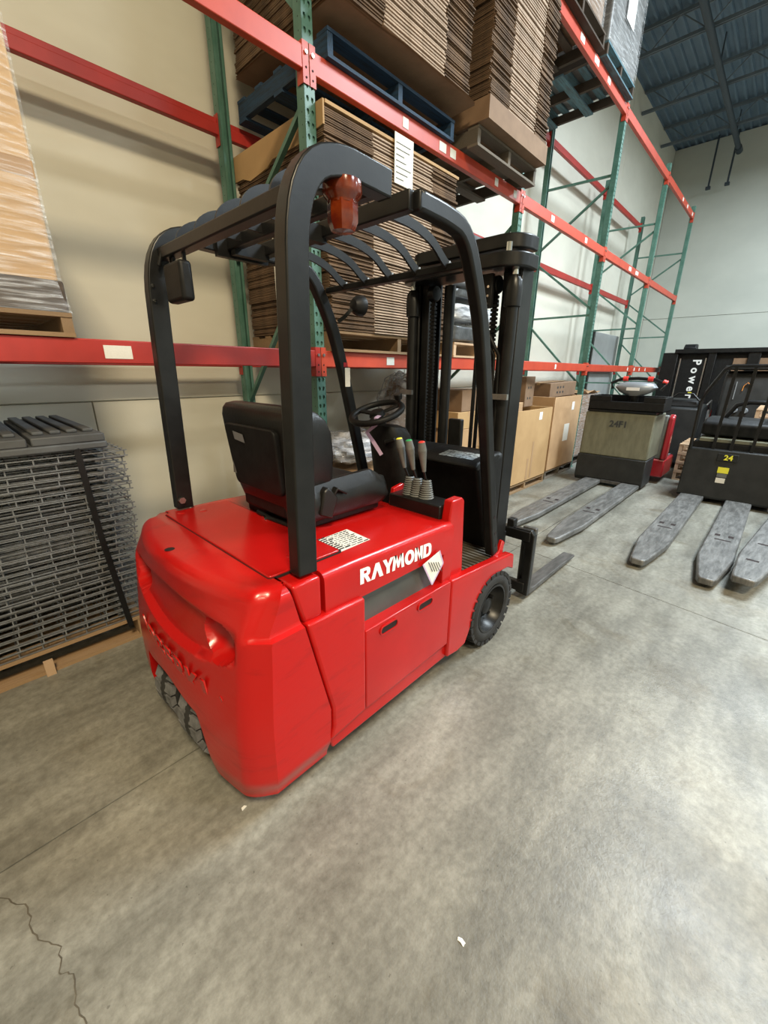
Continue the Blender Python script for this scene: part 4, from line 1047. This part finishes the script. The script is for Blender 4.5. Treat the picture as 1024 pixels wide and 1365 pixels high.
        if s < 0: y0, y1 = YC-.515, YC-.42
        b.prism([(2.555, .54), (2.590, .54), (2.595, .085), (2.64, .068), (3.2, .062), (3.46, .05), (3.475, .038), (3.46, .03), (2.60, .030), (2.565, .045), (2.555, .08)], 'y', y0, y1); b.build('fork', 'forkdark', ca, bevel=.006)
mast()

def tyre(name, cx, cy, r, w_, rim_r, parent, lugs, m='rubber', lugm='rubber', yaw=0, face=-1):
    t = bpy.data.objects.new(name, None); COL.objects.link(t); t.parent = parent
    off = OFF[parent.name]; t.location = (cx-off[0], cy-off[1], r); t.rotation_euler = (0, 0, yaw)
    h = w_/2; d = .011
    b = MB(); b.lathe([(rim_r, -h+.012), (rim_r+.015, -h), (r-.05, -h-.002), (r-.025, -h+.004), (r-d, -h+.02), (r-d, -.026), (r-.0005, -.022), (r-.0005, .022), (r-d, .026), (r-d, h-.02), (r-.025, h-.004), (r-.05, h+.002), (rim_r+.015, h), (rim_r, h-.012), (rim_r, -h+.012)], 48, (0, 0, 0), 'y'); b.build('tyre', m, t, smooth=40)
    b = MB()
    for k in range(lugs):
        for sd in (-1, 1):
            a = 2*math.pi*(k+(.5 if sd > 0 else 0))/lugs; q = 2*math.pi/lugs*.37
            ps = []
            for rr in (r-d-.01, r):
                sh = .0 if rr < r-.005 else .85
                for aa, yy in ((a-q, sd*(h-.002)), (a+q, sd*(h-.002)), (a+q*1.4, sd*.016), (a-q*.6, sd*.016)):
                    ps.append((rr*math.cos(aa), yy, rr*math.sin(aa)))
            b.add(ps, [(3, 2, 1, 0) if sd < 0 else (0, 1, 2, 3), (4, 5, 6, 7) if sd < 0 else (7, 6, 5, 4), (0, 1, 5, 4), (1, 2, 6, 5), (2, 3, 7, 6), (3, 0, 4, 7)])
    b.build('tread_lugs', lugm, t, fix=True)
    b = MB(); f = face
    b.lathe([(rim_r+.004, f*(h-.004)), (rim_r-.008, f*(h-.002)), (rim_r-.02, f*(h-.05)), (rim_r-.045, f*(h-.075)), (.055, f*(h-.07)), (.05, f*(h-.04)), (.035, f*(h-.03)), (.0001, f*(h-.028))], 32, (0, 0, 0), 'y'); ri = b.build('rim', 'black', t, smooth=35)
    for k in range(5):
        a = 2*math.pi*k/5+.3; b = MB(); p = (.082*math.cos(a), f*(h-.072), .082*math.sin(a)); b.cyl(p, (p[0], f*(h-.045), p[2]), .011, 6); b.build('wheel_nut', 'black', ri)
    return t
tyre('front_wheel', 1.945, .955+.0875, .228, .175, .145, FL, 26)
tyre('front_wheel', 1.945, 2*YC-.955-.0875, .228, .175, .145, FL, 26, face=1)
for s in (-1, 1): tyre('rear_wheel', .575, YC+.03+s*.125, .20, .155, .11, FL, 22, lugm='tread', yaw=math.radians(4), face=s)
b = MB(); b.cyl((.585, YC-.2, .2), (.585, YC+.28, .2), .035, 12); b.box(.53, .66, YC-.02, YC+.10, .2, .40); b.build('steer_axle', 'black', FL)

# ------------------------------------------------------------------ goods under the rack
def open_box(label, x0, x1, y0, y1, z0, z1, m, group='tall cardboard boxes under the rack', stick=()):
    t = thing('cardboard_box', label, 'cardboard box', ((x0+x1)/2, (y0+y1)/2, z0), group=group, world=True)
    th = .014
    for nm, a in (('front_side', (x0, x1, y0, y0+th)), ('back_side', (x0, x1, y1-th, y1)), ('end_side', (x0, x0+th, y0+th, y1-th)), ('end_side', (x1-th, x1, y0+th, y1-th))):
        MB().box(a[0], a[1], a[2], a[3], z0, z1).build(nm, m, t, bevel=.003, seg=1)
    MB().box(x0, x1, y0, y1, z0, z0+th).build('box_floor', m, t)
    for (cx, cz, w_, h, mm) in stick: board('sticker', t, mm, cx-w_/2, cx+w_/2, y0-.002, y0, cz-h/2, cz+h/2)
    return t
pallet('wooden pallet under the tan cardboard box nearest the mast', 4.70, 5.93, 2.34, 3.40, 0, 'wood', h=.11)
open_box('tan open cardboard box nearest the mast, with a tape strip', 4.72, 5.92, 2.335, 3.38, .112, 1.075, 'cardtan', stick=((5.55, .98, .09, .10, 'white'), (5.42, .40, .05, .50, 'cardbox'), (5.3, .28, .05, .30, 'cardbox')))
pallet('dark wooden pallet under the brown box with the white sheet', 6.02, 7.10, 2.36, 3.42, 0, 'woodgrey', h=.12)
open_box('brown open cardboard box with a white sheet, beside the green upright', 6.03, 7.08, 2.355, 3.38, .122, 1.20, 'cardbox', stick=((6.75, 1.05, .09, .12, 'white'), (6.60, .66, .20, .26, 'paper')))
def carton(label, c, s, m, rot, group='small cartons in the open boxes', ink=0):
    t = thing('carton', label, 'carton', c, group=group); t.rotation_euler = rot
    h = [q/2 for q in s]
    MB().box(-h[0], h[0], -h[1], h[1], 0, s[2]).build('carton_body', m, t, bevel=.006)
    board('tape', t, 'cardtan', -h[0]-.001, h[0]+.001, -.025, .025, s[2]-.03, s[2]+.001)
    for k in range(ink):
        for q in range(2): board('print_mark', t, 'ink', -h[0]*.5+k*.09, -h[0]*.5+k*.09+.04, -h[1]-.0015, -h[1]+.001, s[2]*(.25+.35*q), s[2]*(.25+.35*q)+.03)
    return t
carton('upright brown printed carton sticking out of the tan box', (5.64, 2.78, 1.08), (.34, .40, .40), 'cardbrown', (0, 0, .1), ink=2)
carton('flat tilted carton resting across the brown box by the upright', (6.55, 2.65, 1.20), (.85, .38, .20), 'cardbrown', (.02, -.03, -.06), ink=3)
carton('pale flap-topped carton standing low in the tan box by the mast', (5.05, 2.62, .80), (.42, .36, .36), 'cardbox', (0, 0, .2))
t = thing('wrapped_stack', 'dark film-wrapped stack of brown cartons behind the green upright', 'carton stack', (7.95, 2.95, .14))
for k in range(7):
    board('carton_layer', t, 'cardbrown', -.50+.01*(k % 2), .50-.01*((k+1) % 2), -.45, .45, k*.148, k*.148+.144)
b = MB(); b.box(-.512, .512, -.462, .462, 0, 1.045); b.build('stretch_film', 'film', t)
b = MB(); b.grid([[(lerp(-.5, .5, i/6), lerp(-.45, .45, j/6), 1.06+.03*math.sin(i*2.1+j)+.02*math.cos(j*3)) for j in range(7)] for i in range(7)], flip=True); b.build('top_sheet', 'cardbox', t)
pallet('dark wooden pallet under the film-wrapped carton stack', 7.44, 8.46, 2.48, 3.42, 0, 'wooddark')
# bay right behind the forklift, floor level
pallet('weathered pallet on the floor behind the forklift carrying the film heap', 2.2, 3.4, 2.55, 3.5, 0, 'woodgrey')
t = thing('cardboard_box', 'low brown box under the crumpled film heap behind the seat', 'cardboard box', (2.75, 3.0, .137)); MB().box(-.5, .5, -.42, .42, 0, .52).build('box_body', 'cardbox', t, bevel=.006); board('tape', t, 'cardtan', -.03, .03, -.421, .421, .4, .5205)
t = thing('film_heap', 'heap of crumpled clear plastic film behind the forklift seat', 'plastic film', (2.72, 3.0, .66)); lump('film_lump', 'filmheavy', t, (0, 0, .175), (.48, .38, .14), 9, ny=22, p=2.4, amp=.16)
lump('film_lump', 'bag', t, (-.1, -.1, .155), (.3, .25, .10), 19, ny=18, p=2.2, amp=.2)
t = thing('paper_sack', 'crumpled brown wrapped sack beyond the steering wheel', 'sack', (3.58, 3.05, .66)); lump('sack_body', 'cardbrown', t, (0, 0, .42), (.26, .26, .34), 12, ny=22, p=2.6, amp=.10); lump('sack_film', 'filmheavy', t, (0, 0, .44), (.29, .29, .37), 13, ny=22, p=2.5, amp=.14)
b = MB()
for k in range(4): b.tube([(-.30-.03*k, -.1+.06*k, .55), (-.26, -.1+.06*k, .80), (-.1, -.1+.06*k, .86), (.02, -.1+.06*k, .70)], .004, 0, n=6)
b.build('wire_loops', 'wire', t)
t = thing('cardboard_box', 'plain brown box under the crumpled sack behind the steering wheel', 'cardboard box', (3.62, 3.05, .137)); MB().box(-.36, .36, -.42, .42, 0, .52).build('box_body', 'cardbrown', t, bevel=.006); board('tape', t, 'cardtan', -.03, .03, -.421, .421, .4, .5205)
pallet('weathered pallet on the floor seen through the mast', 3.45, 4.52, 2.55, 3.5, 0, 'woodgrey')
for k, (lab, z0, z1, m, dx) in enumerate((('low tan carton at the base of the pile seen through the mast', .137, .66, 'cardtan', 0), ('light tan carton second in the pile seen through the mast', .662, .90, 'cardbox', .02), ('cream carton third in the pile seen through the mast', .902, 1.10, 'cardtan', -.03), ('dark brown carton topping the pile seen through the mast', 1.102, 1.34, 'cardbrown', .03))):
    t = thing('carton', lab, 'carton', (4.25+dx, 2.98, z0), group='cartons piled behind the mast'); MB().box(-.24, .24, -.36, .36, 0, z1-z0).build('carton_body', m, t, bevel=.006); board('tape', t, 'cardbox', -.03, .03, -.361, .361, z1-z0-.05, z1-z0+.0008)

# loads on the top level of the boxes' bay
pallet('pale blue pallet on the top beam nearest the green upright', 6.08, 7.16, 2.34, 3.42, TOP+.055, 'bluelight', nb=7, m2='wooddark')
t = thing('wrapped_load', 'grey film-wrapped load with a white sheet high on the top rack level', 'wrapped load', (6.62, 2.88, TOP+.192))
MB().box(-.52, .52, -.53, .53, .0, 1.5).build('load_body', 'loadgrey' if 'loadgrey' in M else 'greypanel', t, bevel=.03, seg=3)
MB().box(-.54, .54, -.55, .55, -.0, 1.52).build('stretch_film', 'film', t, bevel=.03)
board('paper_sheet', t, 'white', -.14, .14, -.556, -.552, .35, .75)
pallet('dark wooden pallet on the top beam beside the wrapped load', 4.66, 5.98, 2.34, 3.44, TOP+.055, 'wooddark', nb=7)
t = thing('wrapped_load', 'brown film-wrapped load on the dark pallet of the top rack level', 'wrapped load', (5.32, 2.9, TOP+.192))
MB().box(-.63, .62, -.52, .52, 0, 1.4).build('load_body', 'cardbrown', t, bevel=.03); MB().box(-.645, .635, -.535, .535, 0, 1.42).build('stretch_film', 'film', t, bevel=.02)
t = thing('leaning_board', 'tall grey board leaning on the wall beyond the rack', 'board', (11.9, 3.6, 0)); MB().box(-.95, .95, -.03, .03, 0, 2.45).build('board_face', 'greypanel', t, bevel=.01); MB().box(-1.03, -.95, -.04, .04, 0, 2.48).build('edge_strip', 'black', t)

# ------------------------------------------------------------------ parked trucks
def long_fork(parent, x0, x1, y0, y1, z=.085, m='fork'):
    L = x1-x0; c = (y0+y1)/2; h = (y1-y0)/2
    P = [(x1, c-h), (x1, c+h), (x0+.55, c+h), (x0+.05, c+h*.52), (x0, c+h*.36), (x0, c-h*.36), (x0+.05, c-h*.52), (x0+.55, c-h)]
    b = MB(); b.prism(P, 'z', .03, z); f = b.build('fork', m, parent, bevel=.012, seg=2)
    for xx, w_ in ((x0+1.02, .12), ): board('slot', f, 'gap', xx, xx+.025, c-w_/2, c+w_/2, z-.002, z+.0012)
    for yy in (-.05, .05): board('slot', f, 'gap', x0+1.14, x0+1.20, c+yy-.02, c+yy+.02, z-.002, z+.0012)
    b = MB(); b.cyl((x0+.62, c-.05, .04), (x0+.62, c+.05, .04), .04, 14); b.build('load_roller', 'black', f)
    return f
# olive pallet truck
T = thing('pallet_truck', 'olive and black long-fork pallet truck with silver control handle', 'pallet truck', (6.35, 1.58, 0), world=True)
long_fork(T, 3.68, 6.32, 1.655, 1.875); long_fork(T, 3.62, 6.32, 1.17, 1.395)
MB().prism([(6.29, .10), (6.31, .42), (6.75, .42), (6.75, .04), (6.33, .04)], 'y', 1.145, 2.03).build('bumper_panel', 'darkmach', T, bevel=.012)
MB().box(6.27, 6.34, 1.395, 1.655, .05, .09).build('fork_bridge', 'forkdark', T)
MB().prism([(6.315, .42), (6.34, 1.02), (6.95, 1.02), (6.95, .42)], 'y', 1.15, 2.02).build('body', 'olive', T, bevel=.02)
MB().prism([(6.34, 1.025), (6.33, 1.05), (6.95, 1.05), (6.95, 1.025)], 'y', 1.16, 2.0).build('body_lip', 'black', T)
b = MB()
yl, yr = 1.995, 1.085
b.box(6.32, 6.345, yr, yl, 1.05, 1.17); b.box(6.32, 6.345, yl-.28, yl, 1.17, 1.24); b.box(6.32, 6.345, yr, yr+.24, 1.17, 1.24)
b.box(6.75, 6.775, yr, yl, 1.05, 1.24); b.box(6.345, 6.75, yr, yr+.025, 1.05, 1.24); b.box(6.345, 6.75, yl-.025, yl, 1.05, 1.24); b.box(6.32, 6.775, yr, yl, 1.05, 1.07)
b.build('tool_tray', 'blackmatt', T, bevel=.006)
text('painted_number', '24F1', .115, 'ink', T, (6.318, 1.57, .87), (0, -1, 0), (.04, 0, 1), bold=.003)
# control head
hd = MB(); rings = []
for (z, hx, hy) in ((1.24, .05, .10), (1.29, .09, .20), (1.35, .11, .26), (1.40, .10, .22), (1.42, .07, .12)):
    rings.append([(6.60+hx*math.cos(t)+(z-1.3)*.2, 1.51+hy*math.sin(t), z) for t in [2*math.pi*k/20 for k in range(20)]])
hd.loft(rings); hp = hd.build('control_head', 'silver', T, smooth=50)
MB().box(6.495, 6.50, 1.44, 1.60, 1.31, 1.35).build('sticker', 'white', hp)
b = MB(); b.tube([(6.60, 1.80, 1.33), (6.62, 1.83, 1.40), (6.64, 1.72, 1.455), (6.64, 1.51, 1.465), (6.64, 1.30, 1.45), (6.62, 1.17, 1.40), (6.60, 1.21, 1.32)], .022, 0, n=10); b.build('grip_bar', 'black', hp, smooth=60)
for yy in (1.66, 1.36): MB().cyl((6.63, yy-.03, 1.46), (6.63, yy+.03, 1.46), .032, 12).build('grip_button', 'redcap', hp)
MB().cyl((6.63, 1.21, 1.43), (6.63, 1.16, 1.41), .03, 12).build('grip_button', 'redcap', hp)
MB().cyl((6.62, 1.51, 1.05), (6.60, 1.51, 1.26), .06, 14).build('tiller_stem', 'black', T, smooth=40)
# rider platform and red side guard
MB().prism([(6.95, .10), (7.55, .10), (7.62, .20), (7.60, .34), (7.55, .36), (6.95, .36)], 'y', 1.04, 2.0).build('platform', 'redmach', T, bevel=.02)
MB().box(6.98, 7.56, 1.08, 1.98, .36, .372).build('platform_mat', 'deckgrey', T)
MB().prism([(6.93, .36), (6.96, .95), (7.02, 1.0), (7.06, .97), (7.10, .36)], 'y', 1.04, 1.11).build('side_guard', 'redmach', T, bevel=.02)
MB().prism([(6.96, .36), (6.98, .98), (7.03, .98), (7.06, .36)], 'y', 1.11, 1.97).build('back_pad', 'greypl', T, bevel=.02)
MB().cyl((7.0, 1.45, .10), (7.0, 1.60, .10), .10, 20).build('drive_wheel', 'rubber', T, smooth=40)
# black truck with load backrest, number 24
T = thing('pallet_truck', 'big black long-fork truck numbered 24 with a load backrest', 'pallet truck', (6.35, .2, 0), world=True)
long_fork(T, 3.66, 6.32, .455, .70); long_fork(T, 3.64, 6.32, -.005, .24)
YA, YB = -.19, .745
MB().prism([(6.30, .09), (6.36, .66), (6.46, .66), (6.46, .06), (6.32, .06)], 'y', YA, YB).build('front_panel', 'darkmach', T, bevel=.012)
MB().box(6.47, 7.15, YA+.02, YB-.03, .06, .74).build('battery_case', 'blackmatt', T, bevel=.015)
MB().box(6.47, 6.9, YA+.05, .66, .74, .775).build('case_top', 'olive', T)
MB().prism([(6.60, .80), (6.58, .95), (6.66, 1.0), (7.2, 1.0), (7.25, .80)], 'y', YA, .68).build('hood', 'blackmatt', T, bevel=.03, seg=3)
np_ = MB().box(6.337, 6.345, .235, .43, .535, .625).build('number_plate', 'darkmach', T, bevel=.004)
text('painted_number', '24', .085, 'yellow', T, (6.335, .325, .58), (0, -1, 0), (.05, 0, 1), bold=.002)
board('warning_sticker', T, 'yellow', 6.326, 6.33, .29, .395, .395, .465); board('paper_sticker', T, 'paper', 6.319, 6.323, .30, .39, .275, .335); board('grey_sticker', T, 'greypl', 6.322, 6.326, .295, .39, .345, .39)
b = MB()
b.tube([(6.36, .72, .64), (6.40, .73, 1.20), (6.40, .70, 1.33), (6.40, .58, 1.58), (6.40, .52, 1.62), (6.40, -.17, 1.62)], .02, 0, n=10); br = b.build('backrest_rail', 'black', T, smooth=60)
for yy in (.50, .33, .14, -.05): MB().tube([(6.40, yy, .64), (6.40, yy-.02, 1.62)], .032, .014, side=(0, 1, 0)).build('backrest_bar', 'black', br)
b = MB(); b.tube([(6.95, .50, 1.0), (6.95, .42, 1.16), (6.95, .30, 1.20), (6.95, -.15, 1.20), (6.95, -.25, 1.12)], .028, 0, n=10); b.build('grab_rail', 'black', T, smooth=60)
b = MB(); b.cyl((6.9, .02, 1.0), (6.86, .02, 1.25), .05, 14); b.cyl((6.86, .02, 1.25), (6.86, .02, 1.29), .02, 10); b.build('tiller_post', 'black', T, bevel=.006)
MB().prism([(6.93, 1.0), (6.95, 1.56), (6.99, 1.56), (7.0, 1.0)], 'y', -.13, -.03).build('control_mast', 'black', T, bevel=.006)
board('serial_sticker', T, 'paper', 6.935, 6.94, -.115, -.045, 1.40, 1.52)
MB().tube([(6.95, -.2, 1.57), (6.95, .16, 1.575)], .02, 0, n=10).build('grip_bar', 'redmach', T, smooth=60)
# third truck: only its fork reaches into view
T = thing('pallet_truck', 'truck at the right edge whose pale worn fork overlaps its neighbour', 'pallet truck', (6.1, -.9, 0), rz=math.radians(-6))
def tip_fork():
    c = .56; h = .125; x0 = -2.5; x1 = .10
    P = [(x1, c-h), (x1, c+h), (x0+.55, c+h), (x0+.05, c+h*.62), (x0, c+h*.5), (x0, c-h*.5), (x0+.05, c-h*.62), (x0+.55, c-h)]
    for q in (0, -.50):
        b = MB(); b.prism([(x, y+q) for x, y in P], 'z', .095, .15); f = b.build('fork', 'fork', T, bevel=.012)
        board('slot', f, 'gap', x0+.42, x0+.45, c+q-.02, c+q+.06, .149, .1512); board('slot', f, 'gap', x0+.9, x0+.93, c+q-.06, c+q+.06, .149, .1512)
        b = MB(); b.cyl((x0+.62, c+q-.05, .05), (x0+.62, c+q+.05, .05), .05, 14); b.build('load_roller', 'black', f)
tip_fork()
MB().box(.10, .9, -.15, .68, .04, .75).build('body', 'darkmach', T, bevel=.02); MB().box(.2, .85, -.1, .62, .75, 1.0).build('hood', 'blackmatt', T, bevel=.03)
# dark truck behind the olive one
T = thing('pallet_truck', 'dark pallet truck with a red back edge behind the olive truck', 'pallet truck', (8.6, 1.15, 0), world=True)
MB().prism([(8.35, .08), (8.42, 1.0), (8.9, 1.05), (9.2, 1.0), (9.2, .08)], 'y', .92, 1.62).build('body', 'darkmach', T, bevel=.03)
MB().prism([(8.50, 1.0), (8.55, 1.12), (8.85, 1.14), (8.9, 1.0)], 'y', 1.0, 1.5).build('hood', 'blackmatt', T, bevel=.03)
MB().prism([(9.0, .30), (9.05, .95), (9.12, .95), (9.12, .30)], 'y', .86, .92).build('side_guard', 'redmach', T, bevel=.01)
MB().prism([(8.93, .30), (8.97, .95), (9.04, .95), (9.0, .30)], 'y', .87, .915).build('guard_edge', 'silver', T, bevel=.008)
MB().tube([(8.6, .90, 1.05), (8.7, .86, 1.12), (8.8, .86, 1.0), (8.85, .86, .9)], .012, 0, n=8).build('guard_rail', 'steel', T, smooth=60)
MB().tube([(8.5, 1.42, 1.1), (8.5, 1.3, 1.22), (8.5, 1.1, 1.22), (8.5, .98, 1.1)], .014, 0, n=8).build('grip_bar', 'black', T, smooth=60)
MB().tube([(8.41, 1.34, .86), (8.41, 1.18, .70)], .02, .004).build('label_strip', 'woodlight', T)
board('yellow_sticker', T, 'yellow', 8.50, 8.505, 1.13, 1.18, 1.225, 1.245)
MB().box(8.9, 9.5, .95, 1.6, .04, .2).build('platform', 'blackmatt', T, bevel=.02)
# stacked pallets between the trucks
for k in range(4): pallet('fresh pale wooden pallet in the low stack beside truck 24' if k < 3 else 'top pallet of the low pale stack beside truck 24', 7.75, 8.30, .30, 1.02, k*.137, 'woodlight', nb=5, group='low pale pallet stack', axis='y') if False else pallet(('lowest pallet of the pale stack between the parked trucks', 'second lowest pallet of the pale stack between the parked trucks', 'second highest pallet of the pale stack between the parked trucks', 'topmost pallet of the pale stack between the parked trucks')[k], 7.45, 8.25, .28, .98, k*.137, 'woodlight', nb=5, group='pale pallets between the trucks', axis='y')
for k in range(8): pallet('pale pallet in the high stack behind the backrest of truck 24' if k < 7 else 'topmost pale pallet behind the backrest of truck 24', 7.45, 8.45, -.75, .24, k*.137, 'woodlight', nb=5, group='high pale pallet stack', axis='y')
# dark lift truck with an orange mark, in the middle distance
T = thing('lift_truck', 'black lift truck with an orange mark behind the load backrest', 'lift truck', (9.4, .1, 0), world=True)
MB().prism([(8.80, .10), (8.78, 1.30), (8.84, 1.52), (8.95, 1.58), (10.2, 1.58), (10.2, .10)], 'y', -1.2, .78).build('body', 'darkmach', T, bevel=.04, seg=3)
MB().box(8.74, 10.2, -1.22, .80, 1.60, 1.66).build('top_lip', 'darkmach', T, bevel=.015)
b = MB(); b.tube([(8.772, .52, 1.28), (8.772, .51, 1.36), (8.772, .47, 1.41), (8.772, .43, 1.36), (8.772, .42, 1.27)], .030, .006, side=(1, 0, 0)); b.build('emblem', 'orangemark', T)
for yy in (.66, .60): MB().box(8.77, 8.78, yy, yy+.012, 1.15, 1.42).build('side_trim', 'silver', T)
for yy in (.55, .42): MB().lathe([(.0001, 0), (.035, 0), (.045, .02), (.045, .06)], 14, (8.74, yy, .98), 'x').build('head_lamp', 'silver', T, smooth=40)
MB().box(8.77, 8.80, -.5, .2, 1.05, 1.1).build('grille_bar', 'blackmatt', T)
for yy in (-1.0, .55): MB().cyl((9.0, yy-.1, .25), (9.0, yy+.1, .25), .25, 24).build('wheel', 'rubber', T, bevel=.02)
# tall black machine with the sideways sign, by the end wall
T = thing('lift_truck', 'large black machine by the end wall with sideways white lettering', 'lift truck', (12.2, .8, 0), world=True)
YL, YR = 2.27, -1.4
MB().box(11.9, 12.9, YR, YL, .08, 1.98).build('body', 'blackmatt', T, bevel=.02)
for y0, y1 in ((1.98, 2.27), (1.28, 1.42), (.55, .75), (-.2, .0)): MB().box(11.78, 11.9, y0, y1, .1, 1.98).build('mast_channel', 'black', T, bevel=.01)
MB().box(11.74, 12.9, YR, 2.05, 1.96, 2.05).build('top_rail', 'black', T, bevel=.012)
for y in (1.93, 1.46): MB().box(11.86, 11.88, y-.012, y+.012, .9, 1.86).build('edge_strip', 'steel', T)
MB().prism([(12.0, 2.0), (11.9, 2.07), (12.0, 2.16), (12.2, 2.17), (12.3, 2.04)], 'y', 1.70, 1.93).build('hook_guard', 'blackmatt', T, bevel=.02)
board('brown_panel', T, 'cardbrown', 11.86, 11.9, .32, .98, 1.45, 1.85); board('pale_panel', T, 'paper', 11.85, 11.9, .02, .30, 1.35, 1.85)
board('red_bar', T, 'redmach', 11.8, 11.86, 1.2, 1.95, .80, .85); board('yellow_sticker', T, 'yellow', 11.77, 11.78, 1.45, 1.56, .66, .70)
text('sign_lettering', 'P o w e r', .22, 'white', T, (11.885, 1.62, 1.42), (0, 0, -1), (0, -1, 0), bold=.006)
for yy in (1.7, -.9): MB().cyl((12.0, yy-.1, .12), (12.0, yy+.1, .12), .12, 20).build('wheel', 'rubber', T, bevel=.02)
t = thing('rotating_beacon', 'small dark beacon on the tall black machine at the right edge', 'beacon', (12.0, .42, 2.051)); MB().lathe([(.06, 0), (.06, .08), (.045, .10), (.05, .22), (.03, .26), (.0001, .27)], 16).build('beacon_body', 'blackmatt', t, smooth=40)

# ------------------------------------------------------------------ scraps on the floor
t = thing('paper_scrap', 'small torn white paper scrap on the bare concrete', 'litter', (.668, .314, 0))
b = MB(); b.grid([[(-.012, -.02, .002), (.0, -.018, .004), (.008, -.02, .002)], [(-.008, 0, .006), (.004, .0, .009), (.012, .004, .003)], [(-.01, .018, .002), (.0, .022, .007), (.006, .02, .002)]]); b.v = [(x*.55, y*.55, z*.6) for x, y, z in b.v]; b.build('scrap', 'white', t)
t = thing('metal_chip', 'tiny grey chip lying near the rear of the forklift', 'litter', (.42, 1.10, 0)); MB().prism([(0, 0), (.02, .004), (.014, .012), (.002, .01)], 'z', 0, .004).build('chip', 'paper', t)
